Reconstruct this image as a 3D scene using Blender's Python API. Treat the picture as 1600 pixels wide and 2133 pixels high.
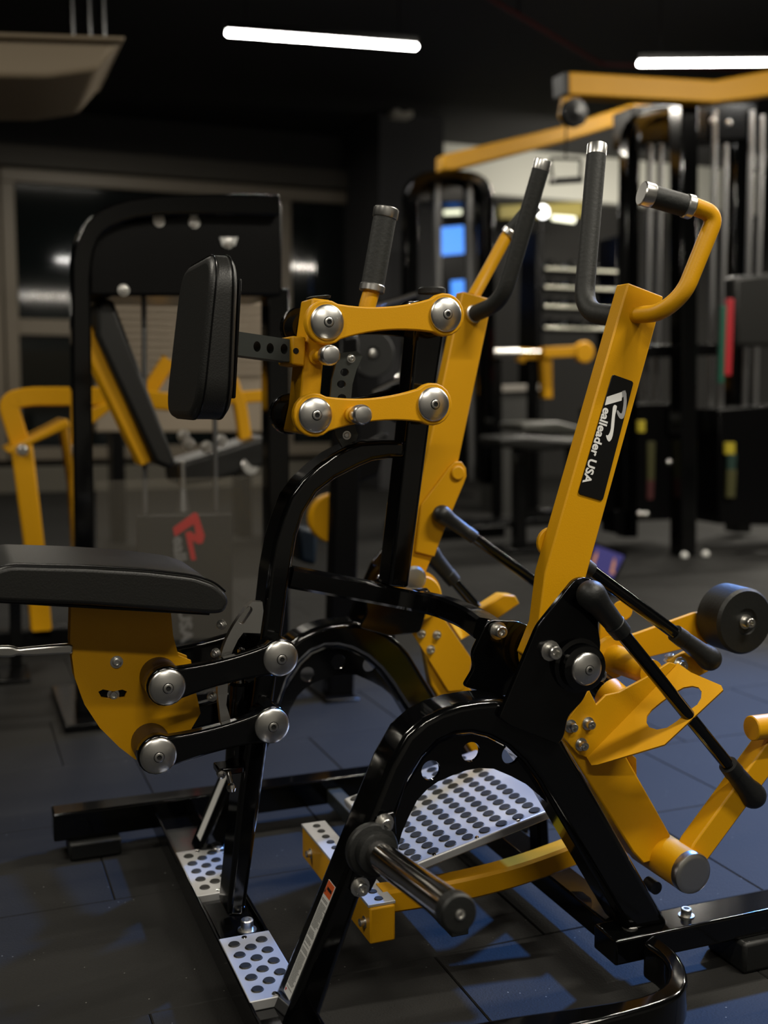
import bpy, bmesh, math, random
from mathutils import Vector, Matrix
from mathutils.geometry import tessellate_polygon
random.seed(7)
for o in list(bpy.data.objects): bpy.data.objects.remove(o)
S = bpy.context.scene
COL = S.collection
PI = math.pi

# ------------------------------------------------------------------ camera
cam = bpy.data.cameras.new('camera')
camo = bpy.data.objects.new('camera', cam); COL.objects.link(camo)
cam.sensor_fit = 'HORIZONTAL'; cam.sensor_width = 36.0
cam.lens = 2300.0 / 1600 * 36.0
camo.location = (0, 0, 1.17)
camo.rotation_euler = (PI / 2 - 0.102466, 0, -0.371207)
cam.dof.use_dof = True; cam.dof.focus_distance = 2.15; cam.dof.aperture_fstop = 2.7
cam.clip_start = 0.05; cam.clip_end = 80
S.camera = camo

# ------------------------------------------------------------------ world, light, exposure
W = bpy.data.worlds.new('night'); S.world = W; W.use_nodes = True
W.node_tree.nodes['Background'].inputs['Color'].default_value = (.010, .011, .013, 1)
W.node_tree.nodes['Background'].inputs['Strength'].default_value = 1.0
S.view_settings.view_transform = 'Standard'; S.view_settings.look = 'None'
S.view_settings.exposure = 0.8; S.view_settings.gamma = 1.0
S.view_settings.use_curve_mapping = False
def area(name, loc, size, energy, col, rot=(0, 0, 0), sy=None):
    l = bpy.data.lights.new(name, 'AREA'); l.energy = energy; l.color = col
    l.shape = 'RECTANGLE'; l.size = size; l.size_y = sy or size
    o = bpy.data.objects.new(name, l); COL.objects.link(o); o.location = loc; o.rotation_euler = rot
    return o
LED = (1.0, .93, .80)
def spot(name, loc, target, energy, col, ang, blend=.6, r=.1):
    l = bpy.data.lights.new(name, 'SPOT'); l.energy = energy; l.color = col; l.spot_size = ang; l.spot_blend = blend
    l.shadow_soft_size = r
    o = bpy.data.objects.new(name, l); COL.objects.link(o); o.location = loc
    o.rotation_euler = (Vector(target) - Vector(loc)).to_track_quat('-Z', 'Y').to_euler()
# ceiling key light and added, unseen fill lights (near ones stand above and behind the photographer)
LIGHTS = [(-1.8, 0.4, 30), (-1.4, 3.4, 34), (2.3, .5, 60), (0.3, -1.4, 36), (4.0, 3.6, 70), (6.8, 3.4, 110), (9.6, 6.2, 70), (9.0, 9.2, 70), (12.0, 11.0, 90), (6.3, 8.6, 70)]
for i, (x, y, e) in enumerate(LIGHTS):
    area('key_fill_light', (x, y, 4.5 if x > 3.5 and y < 5 else 3.66), 1.35, e, LED, (0, 0, 0), .07)
area('key_fill_light', (1.5, 11.5, 4.4), 1.35, 45, LED, (0, 0, 0), .07)  # unseen fill added to brighten the window frames
area('panel_fill_light', (8.6, 12.7, 3.75), 3.2, 26, LED, (math.radians(104), 0, 0), .1)  # unseen fill added to brighten the pale wall panel
spot('blue_spot', (4.6, 4.4, 3.6), (2.3, 2.75, 0), 1050, (.10, .33, 1.0), math.radians(52), .8, .12)

# ------------------------------------------------------------------ materials
MATS = {}
def mat(name, col, rough=.5, metal=0., bump=0., bscale=200., var=0., vscale=6., coat=0., spec=.5, emit=None, estr=0., aniso=0.):
    if name in MATS: return MATS[name]
    m = bpy.data.materials.new(name); m.use_nodes = True; MATS[name] = m
    nt = m.node_tree; b = nt.nodes['Principled BSDF']
    b.inputs['Base Color'].default_value = (*col, 1); b.inputs['Roughness'].default_value = rough
    b.inputs['Metallic'].default_value = metal; b.inputs['Coat Weight'].default_value = coat
    b.inputs['Coat Roughness'].default_value = .08
    b.inputs['Specular IOR Level'].default_value = spec
    if aniso: b.inputs['Anisotropic'].default_value = aniso
    if emit: b.inputs['Emission Color'].default_value = (*emit, 1); b.inputs['Emission Strength'].default_value = estr
    if bump or var:
        tc = nt.nodes.new('ShaderNodeTexCoord')
    if bump:
        n = nt.nodes.new('ShaderNodeTexNoise'); n.inputs['Scale'].default_value = bscale; n.inputs['Detail'].default_value = 3
        nt.links.new(tc.outputs['Object'], n.inputs['Vector'])
        bp = nt.nodes.new('ShaderNodeBump'); bp.inputs['Strength'].default_value = bump; bp.inputs['Distance'].default_value = .002
        nt.links.new(n.outputs['Fac'], bp.inputs['Height']); nt.links.new(bp.outputs['Normal'], b.inputs['Normal'])
    if var:
        n2 = nt.nodes.new('ShaderNodeTexNoise'); n2.inputs['Scale'].default_value = vscale; n2.inputs['Detail'].default_value = 6
        nt.links.new(tc.outputs['Object'], n2.inputs['Vector'])
        mx = nt.nodes.new('ShaderNodeMix'); mx.data_type = 'RGBA'
        mx.inputs[6].default_value = (*[c * (1 - var) for c in col], 1); mx.inputs[7].default_value = (*[min(1, c * (1 + var)) for c in col], 1)
        nt.links.new(n2.outputs['Fac'], mx.inputs[0]); nt.links.new(mx.outputs[2], b.inputs['Base Color'])
    return m
YEL = mat('yellow_paint', (.64, .31, .0015), .44, spec=.32, bump=.12, bscale=420, var=.06, vscale=5)
BLK = mat('black_gloss_paint', (.0016, .0017, .0018), .10, bump=.02, bscale=45, coat=.25, spec=.42)
BLKM = mat('black_satin_paint', (.0025, .0025, .0027), .24, bump=.03, bscale=150, spec=.25)
STEEL = mat('brushed_steel', (.70, .69, .66), .30, 1.0, bump=.02, bscale=90)
CHROME = mat('chrome', (.62, .60, .58), .12, 1.0, bump=.05, bscale=50, var=.25, vscale=18)
ALU = mat('aluminium_plate', (.62, .62, .62), .42, .55, var=.06, vscale=14)
RUB = mat('black_rubber', (.006, .0065, .006), .5, bump=.25, bscale=160)
GRIP = mat('grip_rubber', (.011, .012, .0105), .62, bump=.35, bscale=130)
LEATH = mat('black_leather', (.009, .009, .008), .42, bump=.22, bscale=330)
DGREY = mat('dark_grey_steel', (.045, .050, .046), .40, .3, bump=.03, bscale=120)
SHADED_BROWN = mat('shaded_brown', (.028, .016, .010), .4, bump=.05, bscale=120)  # dark brown puts the shade on the link bosses into their colour
DISC = mat('disc_rubber', (.012, .012, .010), .5)
DARK = mat('shade_and_print_black', (.002, .002, .002), .9)  # near-black for shade painted into holes, and for label print
WHITE = mat('white_print', (.80, .80, .77), .5)
FOIL = mat('silver_foil', (.90, .90, .88), .25, .1)
FOILG = mat('silver_foil_grey', (.45, .45, .46), .25, .3)
ORANGE = mat('orange_print', (.72, .13, .03), .5)
PRINT = mat('grey_print', (.10, .10, .10), .6)
RED = mat('red_print', (.55, .010, .012), .5)
GREYP = mat('grey_letter_print', (.20, .20, .20), .5)

# ------------------------------------------------------------------ helpers
def smooth(me, ang=32):
    for p in me.polygons: p.use_smooth = True
    try: me.set_sharp_from_angle(angle=math.radians(ang))
    except Exception: pass
def root_of(o):
    while o.parent: o = o.parent
    return o
def finish(name, me, m, parent=None, ang=32, bevel=0., seg=2):
    o = bpy.data.objects.new(name, me); COL.objects.link(o)
    if m: me.materials.append(m)
    if parent is not None:
        r = root_of(parent); L = r.location
        me.transform(Matrix.Translation(-Vector(L)))
        o.parent = parent
        if parent is not r: o.location = -Vector(parent.location)
    smooth(me, ang)
    if bevel > 0:
        md = o.modifiers.new('bevel', 'BEVEL'); md.width = bevel; md.segments = seg; md.limit_method = 'ANGLE'
        md.angle_limit = math.radians(35); md.harden_normals = False; md.use_clamp_overlap = True
    return o
def build(name, verts, faces, m, parent=None, ang=32, bevel=0., seg=2):
    me = bpy.data.meshes.new(name); me.from_pydata([tuple(v) for v in verts], [], faces); me.validate()
    bm = bmesh.new(); bm.from_mesh(me); bmesh.ops.recalc_face_normals(bm, faces=bm.faces); bm.to_mesh(me); bm.free()
    return finish(name, me, m, parent, ang, bevel, seg)
def frame3(k):
    return {'y': lambda a, b, c: (a, c, b), 'x': lambda a, b, c: (c, a, b), 'z': lambda a, b, c: (a, b, c)}[k]
def prism(name, pts, a0, a1, m, parent=None, bevel=.003, holes=(), axis='y', seg=2, ang=32):
    """polygon (in x,z for axis y; y,z for axis x; x,y for axis z) extruded between a0 and a1"""
    F = frame3(axis); V = []; FC = []
    loops = [list(pts)] + [list(h) for h in holes]
    idx = []; 
    for lp in loops:
        s = len(V); n = len(lp)
        V += [F(p[0], p[1], a0) for p in lp] + [F(p[0], p[1], a1) for p in lp]
        idx.append((s, n))
        for i in range(n):
            j = (i + 1) % n; FC.append((s + i, s + j, s + n + j, s + n + i))
    if not holes:
        n = len(pts); FC.append(tuple(range(n))[::-1]); FC.append(tuple(range(n, 2 * n)))
    else:
        flat = [];
        for (s, n) in idx: flat += [s + i for i in range(n)]
        cnt = {}
        tris = tessellate_polygon([[Vector((p[0], p[1], 0)) for p in lp] for lp in loops])
        off = []
        for (s, n) in idx: off += [(s + i, s + n + i) for i in range(n)]
        for t in tris:
            FC.append(tuple(off[i][0] for i in t)); FC.append(tuple(off[i][1] for i in reversed(t)))
        bevel = 0
    return build(name, V, FC, m, parent, ang, bevel, seg)
def box(name, lo, hi, m, parent=None, bevel=.004, seg=2):
    return prism(name, [(lo[0], lo[1]), (hi[0], lo[1]), (hi[0], hi[1]), (lo[0], hi[1])], lo[2], hi[2], m, parent, bevel, axis='z', seg=seg)
def basis(d):
    d = Vector(d).normalized(); a = Vector((0, 0, 1)) if abs(d.z) < .9 else Vector((1, 0, 0))
    u = d.cross(a).normalized(); return d, u, d.cross(u).normalized()
def lathe(name, p0, d, prof, m, parent=None, seg=28, ang=32):
    """profile list of (t along d, radius)"""
    d, u, v = basis(d); p0 = Vector(p0); V = []; FC = []
    rings = []
    for (t, r) in prof:
        if r < 1e-6: rings.append([len(V)]); V.append(p0 + d * t)
        else:
            s = len(V); rings.append([s + i for i in range(seg)])
            for i in range(seg):
                a = 2 * PI * i / seg; V.append(p0 + d * t + (u * math.cos(a) + v * math.sin(a)) * r)
    for a, b in zip(rings, rings[1:]):
        if len(a) == 1 and len(b) == 1: continue
        for i in range(seg):
            j = (i + 1) % seg
            if len(a) == 1: FC.append((a[0], b[i], b[j]))
            elif len(b) == 1: FC.append((a[i], a[j], b[0]))
            else: FC.append((a[i], a[j], b[j], b[i]))
    if len(rings[0]) > 1: FC.append(tuple(rings[0])[::-1])
    if len(rings[-1]) > 1: FC.append(tuple(rings[-1]))
    return build(name, V, FC, m, parent, ang)
def cyl(name, p0, p1, r, m, parent=None, seg=24, ch=.002, r1=None):
    d = Vector(p1) - Vector(p0); L = d.length; r1 = r if r1 is None else r1
    ch = min(ch, L * .3, r * .4)
    return lathe(name, p0, d, [(0, r - ch), (ch, r), (L - ch, r1), (L, r1 - ch)], m, parent, seg)
def fillet(path, rad, n=6):
    P = [Vector(p) for p in path]; out = [P[0]]
    for a, b, c in zip(P, P[1:], P[2:]):
        d0 = (a - b); d1 = (c - b); r = min(rad, d0.length * .49, d1.length * .49)
        s = b + d0.normalized() * r; e = b + d1.normalized() * r
        for i in range(n + 1):
            t = i / n; out.append(s * (1 - t) ** 2 + b * 2 * t * (1 - t) + e * t * t)
    out.append(P[-1]); return out
def tube(name, path, r, m, parent=None, seg=18, rad=.06, n=8, prof=None, up=None):
    P = fillet(path, rad, n) if rad else [Vector(p) for p in path]
    V = []; FC = []; rings = []
    d0 = (P[1] - P[0]).normalized(); _, u, v = basis(d0)
    if up is not None:
        u = Vector(up) - d0 * Vector(up).dot(d0); u.normalize(); v = d0.cross(u)
    for i, p in enumerate(P):
        d = ((P[min(i + 1, len(P) - 1)] - P[max(i - 1, 0)])).normalized()
        u = (u - d * u.dot(d)).normalized(); v = d.cross(u)
        s = len(V)
        if prof:
            for (a, b) in prof: V.append(p + u * a + v * b)
            k = len(prof)
        else:
            for j in range(seg):
                a = 2 * PI * j / seg; V.append(p + (u * math.cos(a) + v * math.sin(a)) * r)
            k = seg
        rings.append(s)
    for a, b in zip(rings, rings[1:]):
        for j in range(k): FC.append((a + j, a + (j + 1) % k, b + (j + 1) % k, b + j))
    FC.append(tuple(range(rings[0], rings[0] + k))[::-1]); FC.append(tuple(range(rings[-1], rings[-1] + k)))
    return build(name, V, FC, m, parent, 40)
def rprof(w, h, c=.006):
    w /= 2; h /= 2
    return [(w - c, h), (w, h - c), (w, -h + c), (w - c, -h), (-w + c, -h), (-w, -h + c), (-w, h - c), (-w + c, h)]
def bar(name, path, w, h, m, parent=None, rad=.05, up=(0, 0, 1), n=6):
    """rectangular tube; h along up, w sideways"""
    return tube(name, path, 0, m, parent, rad=rad, n=n, prof=rprof(h, w, min(.006, w * .2, h * .2)), up=up)
def circle(c, r, n=24, ry=None):
    ry = ry or r
    return [(c[0] + r * math.cos(2 * PI * i / n), c[1] + ry * math.sin(2 * PI * i / n)) for i in range(n)]
def stadium(a, b, r, n=10):
    a = Vector(a); b = Vector(b); d = (b - a).normalized(); t = math.atan2(d.y, d.x); out = []
    for i in range(n + 1):
        q = t - PI / 2 + PI * i / n; out.append((b.x + r * math.cos(q), b.y + r * math.sin(q)))
    for i in range(n + 1):
        q = t + PI / 2 + PI * i / n; out.append((a.x + r * math.cos(q), a.y + r * math.sin(q)))
    return out
def dogbone(a, b, ra, rb, waist, n=14):
    a = Vector(a); b = Vector(b); d = b - a; L = d.length; d.normalize(); nrm = Vector((-d.y, d.x)); out = []
    A0 = math.radians(52)
    def pt(s, h): p = a + d * s + nrm * h; return (p.x, p.y)
    for i in range(n + 1):
        q = A0 + (2 * PI - 2 * A0) * i / n; out.append(pt(ra * math.cos(q), ra * math.sin(q)))
    sa, ha = ra * math.cos(A0), ra * math.sin(A0); sb, hb = L - rb * math.cos(A0), rb * math.sin(A0)
    def prof(s):
        t = (s - sa) / (sb - sa)
        k = (2 * t - 1); e = ha * (1 - t) + hb * t
        return waist + (e - waist) * k * k
    for i in range(1, 10):
        s = sa + (sb - sa) * i / 10; out.append(pt(s, -prof(s)))
    for i in range(n + 1):
        q = -(PI - A0) + (2 * PI - 2 * A0) * i / n; out.append(pt(L + rb * math.cos(q), rb * math.sin(q)))
    for i in range(9, 0, -1):
        s = sa + (sb - sa) * i / 10; out.append(pt(s, prof(s)))
    return out
def rounded(pts, r, n=4):
    out = []; N = len(pts)
    for i in range(N):
        a, b, c = Vector(pts[i - 1]), Vector(pts[i]), Vector(pts[(i + 1) % N])
        d0, d1 = a - b, c - b; k = min(r, d0.length * .45, d1.length * .45)
        s, e = b + d0.normalized() * k, b + d1.normalized() * k
        for j in range(n + 1):
            t = j / n; q = s * (1 - t) ** 2 + b * 2 * t * (1 - t) + e * t * t; out.append((q.x, q.y))
    return out
def chaik(pts, it=2):
    """smooth an open polyline"""
    P = [Vector(p) for p in pts]
    for _ in range(it):
        Q = [P[0]]
        for a, b in zip(P, P[1:]): Q += [a * .75 + b * .25, a * .25 + b * .75]
        Q.append(P[-1]); P = Q
    return [tuple(p) for p in P]
def thing(name, label, cat, loc=(0, 0, 0), group=None):
    o = bpy.data.objects.new(name, None); COL.objects.link(o); o.location = loc; o.empty_display_size = .1
    return tag(o, label, cat, group)
def tag(o, label=None, cat=None, group=None, kind=None):
    if label: o['label'] = label
    if cat: o['category'] = cat
    if group: o['group'] = group
    if kind: o['kind'] = kind
    return o
def dome_cap(c, y, r, parent, sign=-1, name='pivot_cap', m=None, sub=True):
    """polished domed cover with a socket bolt, axis along y, facing sign*y"""
    x, z = c; m = m or STEEL
    o = lathe(name, (x, y, z), (0, sign, 0), [(0, r * .98), (.003, r), (.005, r * .97), (.0075, r * .86), (.0105, r * .62), (.0125, r * .38), (.013, r * .30), (.0118, r * .28), (.0118, 0)], m, parent, 40, 50)
    if sub:
        lathe('recess_shade', (x, y + sign * .0112, z), (0, sign, 0), [(0, r * .30), (.0016, r * .30), (.0016, 0)], DARK, parent, 20)  # black disc paints the shade in the groove round the bolt
        socket(x, y + sign * .0122, z, r * .26, parent, sign, .0032, m=STEEL)
        lathe('socket_shade', (x, y + sign * .0126, z), (0, sign, 0), [(0, r * .14), (.0016, r * .14), (.0016, 0)], DARK, parent, 6)  # black hexagon paints the shade down in the socket
    return o
def socket(x, y, z, r, parent, sign=-1, h=.004, name='bolt', m=None):
    return lathe(name, (x, y, z), (0, sign, 0), [(0, r), (h * .75, r), (h, r * .85), (h, r * .55), (h * .2, r * .5), (h * .2, 0)], m or CHROME, parent, 12, 40)
def cap_bolt(p, d, parent, r=.011, h=.014, name='bolt', m=None):
    """socket head bolt on a washer"""
    return lathe(name, p, d, [(0, r * 1.5), (h * .14, r * 1.5), (h * .15, r), (h * .92, r), (h, r * .88), (h, r * .55), (h * .5, r * .5), (h * .5, 0)], m or STEEL, parent, 14, 35)
def text_mesh(name, body, size, M, m, parent, bold=0., sx=1., fit=None):
    c = bpy.data.curves.new(name, 'FONT'); c.body = body; c.size = size; c.extrude = .0003; c.offset = bold; c.resolution_u = 3
    o = bpy.data.objects.new(name, c); COL.objects.link(o)
    bpy.context.view_layer.update()
    me = bpy.data.meshes.new_from_object(o.evaluated_get(bpy.context.evaluated_depsgraph_get()))
    bpy.data.objects.remove(o); bpy.data.curves.remove(c)
    if fit: sx = fit / max(v.co.x for v in me.vertices)
    me.transform(Matrix.Diagonal((sx, 1, 1, 1))); me.transform(M); me.materials.clear()
    return finish(name, me, m, parent, 20)
def uvn(o, u, v):
    """matrix: local x -> u, local y -> v, z -> u x v, at o"""
    u = Vector(u).normalized(); v = Vector(v); v = (v - u * v.dot(u)).normalized(); n = u.cross(v)
    return Matrix(((u.x, v.x, n.x, o[0]), (u.y, v.y, n.y, o[1]), (u.z, v.z, n.z, o[2]), (0, 0, 0, 1)))

# ------------------------------------------------------------------ structure: floor, walls, ceiling
FLOORM = mat('rubber_floor', (.0125, .0121, .0112), .72, spec=.22, bump=.5, bscale=240, var=.25, vscale=2.2)
def speckle(m):
    nt = m.node_tree; b = nt.nodes['Principled BSDF']
    src = b.inputs['Base Color'].links[0].from_socket
    tc = nt.nodes.new('ShaderNodeTexCoord'); n = nt.nodes.new('ShaderNodeTexVoronoi'); n.inputs['Scale'].default_value = 34
    nt.links.new(tc.outputs['Object'], n.inputs['Vector'])
    r = nt.nodes.new('ShaderNodeMath'); r.operation = 'LESS_THAN'; r.inputs[1].default_value = .055
    nt.links.new(n.outputs['Distance'], r.inputs[0])
    n2 = nt.nodes.new('ShaderNodeTexNoise'); n2.inputs['Scale'].default_value = 3.1
    nt.links.new(tc.outputs['Object'], n2.inputs['Vector'])
    g = nt.nodes.new('ShaderNodeMath'); g.operation = 'GREATER_THAN'; g.inputs[1].default_value = .52
    nt.links.new(n2.outputs['Fac'], g.inputs[0])
    k = nt.nodes.new('ShaderNodeMath'); k.operation = 'MULTIPLY'; nt.links.new(r.outputs[0], k.inputs[0]); nt.links.new(g.outputs[0], k.inputs[1])
    mx = nt.nodes.new('ShaderNodeMix'); mx.data_type = 'RGBA'; mx.inputs[7].default_value = (.16, .16, .15, 1)
    nt.links.new(k.outputs[0], mx.inputs[0]); nt.links.new(src, mx.inputs[6]); nt.links.new(mx.outputs[2], b.inputs['Base Color'])
speckle(FLOORM)
JOINT = mat('floor_joint', (.006, .006, .006), .8)
floor = tag(box('floor', (-6, -3, -.06), (14, 19, -.012), JOINT, None, 0), kind='structure')
TX, TY = .596, .515
def tile_mesh(w, d):
    me = bpy.data.meshes.new('tile'); bm = bmesh.new(); bmesh.ops.create_cube(bm, size=1)
    bmesh.ops.scale(bm, vec=(w - .002, d - .002, .012), verts=bm.verts)
    bmesh.ops.bevel(bm, geom=[e for e in bm.edges if all(v.co.z > 0 for v in e.verts)], offset=.0025, segments=1, affect='EDGES')
    bm.to_mesh(me); bm.free(); me.materials.append(FLOORM); smooth(me, 20); return me
tm = tile_mesh(TX, TY)
row_off = {0: .904, 1: 1.764, 2: .312}
ntile = 0
for j in range(-3, 13):
    y0 = 1.515 + TY * j
    off = row_off.get(j, (.37 * j) % TX) % TX
    for i in range(-8, 18):
        x0 = off + TX * i
        # keep to the part of the floor in front of the lens
        cxx = x0 + TX / 2; cyy = y0 + TY / 2
        side = cxx * math.cos(0.371207) - cyy * math.sin(0.371207); dep = cxx * math.sin(0.371207) + cyy * math.cos(0.371207)
        if dep < .5 or abs(side) > dep * .40 + 1.7 or ntile >= 296: continue
        o = bpy.data.objects.new('tile', tm); COL.objects.link(o); o.parent = floor
        o.location = (cxx, cyy, -.006); ntile += 1
far_floor = prism('far_floor', [(-6, 1.515 + TY * 13), (14, 1.515 + TY * 13), (14, 19), (-6, 19)], -.012, 0, FLOORM, floor, 0, axis='z')
far_floor['kind'] = 'structure'
CEILM = mat('black_ceiling', (.008, .008, .009), .8, bump=.2, bscale=30)
WALLL = mat('grey_wall', (.16, .155, .145), .8)
WALLD = mat('dark_wall', (.012, .0115, .0105), .8, bump=.1, bscale=60)
WALLG = mat('charcoal_wall', (.024, .024, .026), .75)
FRAMEM = mat('window_frame_paint', (.15, .125, .092), .5)
GLASS = mat('night_glass', (.004, .006, .006), .06, spec=.6)
PANEL = mat('white_wall_panel', (.62, .62, .56), .6)
tag(box('ceiling', (-6, -3, 5.4), (14, 19, 4.7), CEILM, None, 0), kind='structure')
tag(box('wall_back', (-6, 14.6, 0), (14, 14.9, 5.4), WALLD, None, 0), kind='structure')
tag(box('wall_left', (-6.2, -3, 0), (-6, 19, 5.4), WALLD, None, 0), kind='structure')
tag(box('wall_right', (14, -3, 0), (14.2, 19, 5.4), WALLD, None, 0), kind='structure')
tag(box('wall_behind', (-6, -3.2, 0), (14, -3, 5.4), WALLL, None, 0), kind='structure')
tag(box('trim_1', ([(5.074,3.737)][0][0], 13.2, 0), ([(5.962,3.796)][0][0], 14.6, 5.4), WALLG, None, .01), kind='structure')         # corner column
tag(box('trim_2', (-6, 8.4, 4.9), (14, 8.9, 5.4), CEILM, None, .01), kind='structure')            # ceiling beam
tag(prism('trim_3', [(4.2, 5.5), (4.7, 5.5), (9.2, 12.5), (8.7, 12.5)], 4.95, 5.4, CEILM, None, .01, axis='z'), kind='structure')
tag(box('trim_4', (-6, 14.35, 0), (5.75, 14.6, .32), mat('sill_stone', (.10, .09, .07), .6), None, .01), kind='structure')
# window wall
def window(n, x0, x1, z0, z1, bars=()):
    y = 14.6; w = thing('window_%d' % n, None, None, (x0, y, z0)); w['kind'] = 'structure'
    t = .16
    box('frame_rail', (x0, y - .16, z0), (x1, y - .02, z0 + t), FRAMEM, w, .01); box('frame_rail', (x0, y - .16, z1 - t), (x1, y - .02, z1), FRAMEM, w, .01)
    for xx in (x0, x1 - t): box('frame_stile', (xx, y - .16, z0 + t), (xx + t, y - .02, z1 - t), FRAMEM, w, .01)
    for (a, b, c, d) in bars: box('mullion', (a, y - .15, c), (b, y - .02, d), FRAMEM, w, .01)
    box('pane', (x0 + t, y - .08, z0 + t), (x1 - t, y - .06, z1 - t), GLASS, w, 0)
window(1, -2.6, .62, .4, 3.95, [(-2.44, .46, 1.95, 2.15)])
window(2, .64, 5.30, .4, 3.95, [(.80, 5.14, 1.95, 2.15), (4.15, 4.30, .56, 3.79)])
tag(box('trim_5', (-6, 14.38, 3.97), (5.75, 14.6, 4.22), mat('header_paint', (.040, .035, .027), .7), None, .01), kind='structure')
tag(prism('trim_6', [(6.17, 4.05), (12.0, 4.05), (12.0, 4.85), (6.17, 4.85)], 14.4, 14.6, PANEL, None, .01), kind='structure')   # pale band under the ceiling at the right
# ------------------------------------------------------------------ ROW MACHINE
YC = 2.2
rm = thing('row_machine', 'yellow and black plate loaded seated row machine with chest pad, standing nearest the camera', 'exercise machine', (.9, 2.2, 0))
def my(y): return 2 * YC - y
A0, A1 = 1.775, 1.865          # near side frame, y range
outer = [(0.481,0.023),(0.667,0.441),(0.702,0.519),(0.735,0.571),(0.769,0.596),(0.802,0.609),(0.841,0.617),(0.879,0.619),(0.915,0.618),(0.959,0.606),(0.999,0.583),(1.031,0.556),(1.058,0.526),(1.209,0.28),(1.314,0.109)]
inner = [(1.212,0.113),(1.115,0.272),(1.007,0.449),(0.975,0.491),(0.94,0.524),(0.9,0.547),(0.865,0.558),(0.831,0.559),(0.798,0.548),(0.77,0.525),(0.742,0.488),(0.719,0.425),(0.645,0.276),(0.547,0.008)]
for (a, b, nm) in ((A0, A1, 'near'), (my(A1), my(A0), 'far')):
    fr = prism('side_frame', outer + inner, a, b, BLK, rm, .014, seg=3)
    # web plate in the arch with three lightening holes
    hs = [(0.795,0.49),(0.876,0.515),(0.96,0.5)]
    wo = [(0.711,0.41),(0.755,0.477),(0.781,0.514),(0.81,0.538),(0.843,0.549),(0.878,0.549),(0.912,0.538),(0.95,0.515),(0.987,0.479),(1.021,0.433),(1.053,0.382),(1.019,0.415),(0.995,0.437),(0.961,0.458),(0.924,0.477),(0.893,0.482),(0.868,0.481),(0.839,0.475),(0.81,0.467),(0.788,0.455),(0.768,0.437),(0.751,0.407),(0.738,0.38),(0.727,0.344),(0.692,0.34)]
    prism('web_plate', wo, a + .03, a + .038, BLK, rm, 0, holes=[circle(h, .019, 20) for h in hs])
    # bracket with bolts that carries the storage peg
    o = prism('peg_bracket', [(0.676,0.432),(0.709,0.437),(0.713,0.392),(0.689,0.342),(0.663,0.296),(0.639,0.295),(0.625,0.317),(0.645,0.375)], a - .008, a + .02, BLK, rm, .003)
    for p in [(0.688,0.419),(0.642,0.309)]: cap_bolt((p[0], a - .008, p[1]), (0, -1, 0), o, .012, .016)
    # foot of the rear leg, in the channel
    fx = .505
    if nm == 'near': continue
    o = box('foot_flange', (fx - .05, a - .03, .072), (fx + .09, b + .03, .082), BLK, rm, .003)
    cap_bolt((fx + .05, a - .012, .082), (0, 0, 1), o, .012, .018)
# storage pegs (outer side of each frame)
pb = [(0.661,1.755,0.376)][0]
for sgn, y0 in ((-1, A0), (1, my(A0))):
    b0 = Vector((pb[0], y0 + sgn * .008, pb[2])); dv = Vector((0, sgn * .372, .047)).normalized()
    o = lathe('peg_collar', b0, dv, [(0, .045), (.004, .048), (.016, .048), (.02, .045), (.022, .036), (.045, .036), (.047, .030)], RUB, rm, 32)
    o = cyl('storage_peg', b0 + dv * .04, b0 + dv * .352, .0255, CHROME, rm, 32)
    c = lathe('end_cap', b0 + dv * .350, dv, [(0, .027), (.002, .029), (.022, .029), (.026, .026), (.027, .012), (.027, 0)], RUB, o, 28)
    lathe('screw', b0 + dv * .377, dv, [(0, .0075), (.002, .0075), (.003, .005), (.001, .004), (.001, 0)], STEEL, o, 12)
# warning label on the rear face of the near leg
l0 = Vector([(0.603,1.775,0.295)][0]); l1 = Vector([(0.526,1.775,0.123)][0]); ld = (l1 - l0).normalized()
yv = Vector((0, 1, 0)); ln = yv.cross(ld).normalized()
if ln.x > 0: ln = -ln
def on_leg(t, s, h=.0008, dy=0.): return Vector((0, dy, 0)) + l0 + ld * t + yv * s + ln * h
def leg_quad(name, t0, t1, s0, s1, h, m, parent, dy=0.):
    h += .0008
    V = [on_leg(t0, s0, h, dy), on_leg(t1, s0, h, dy), on_leg(t1, s1, h, dy), on_leg(t0, s1, h, dy)]
    V += [v - ln * .0006 for v in V]
    return build(name, V, [(0, 1, 2, 3), (4, 5, 6, 7), (0, 1, 5, 4), (1, 2, 6, 5), (2, 3, 7, 6), (3, 0, 4, 7)], m, parent)
lab = leg_quad('warning_label', -.008, .205, .018, .054, .0008, WHITE, rm); lab['label'] = 'white warning label with orange header'
lab2 = leg_quad('warning_label', -.008, .205, .018, .054, .0008, WHITE, rm, my(A1) - A0); leg_quad('label_header', -.007, .018, .0192, .0528, .0012, ORANGE, lab2, my(A1) - A0)
leg_quad('label_header', -.007, .018, .0192, .0528, .0012, ORANGE, lab)
text_mesh('label_lettering', 'WARNING', .0072, uvn(on_leg(.0075, .0445, .0026), -yv, -ld), DARK, lab, .0001, 1., .0225)
V = [on_leg(.0145, .0465, .0026), on_leg(.0145, .0515, .0026), on_leg(.0065, .049, .0026)]
build('warning_triangle', V, [(0, 1, 2)], DARK, lab)
V = []; FC = []
t = .024; random.seed(3)
while t < .192:
    if random.random() < .14: t += .0035; continue
    ln_ = .0205 + .010 * random.random(); s = .0500
    while s > .0500 - ln_:
        w = .0012 + .003 * random.random(); k = len(V)
        V += [on_leg(t, s, .0022), on_leg(t + .0013, s, .0022), on_leg(t + .0013, s - w, .0022), on_leg(t, s - w, .0022)]
        FC.append((k, k + 1, k + 2, k + 3)); s -= w + .0007
    t += .0027
o = build('label_print', V, FC, PRINT, lab); o['kind'] = 'stuff'
V = [on_leg(.196, .051, .0023), on_leg(.196, .044, .0023), on_leg(.202, .0475, .0023)]
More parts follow.
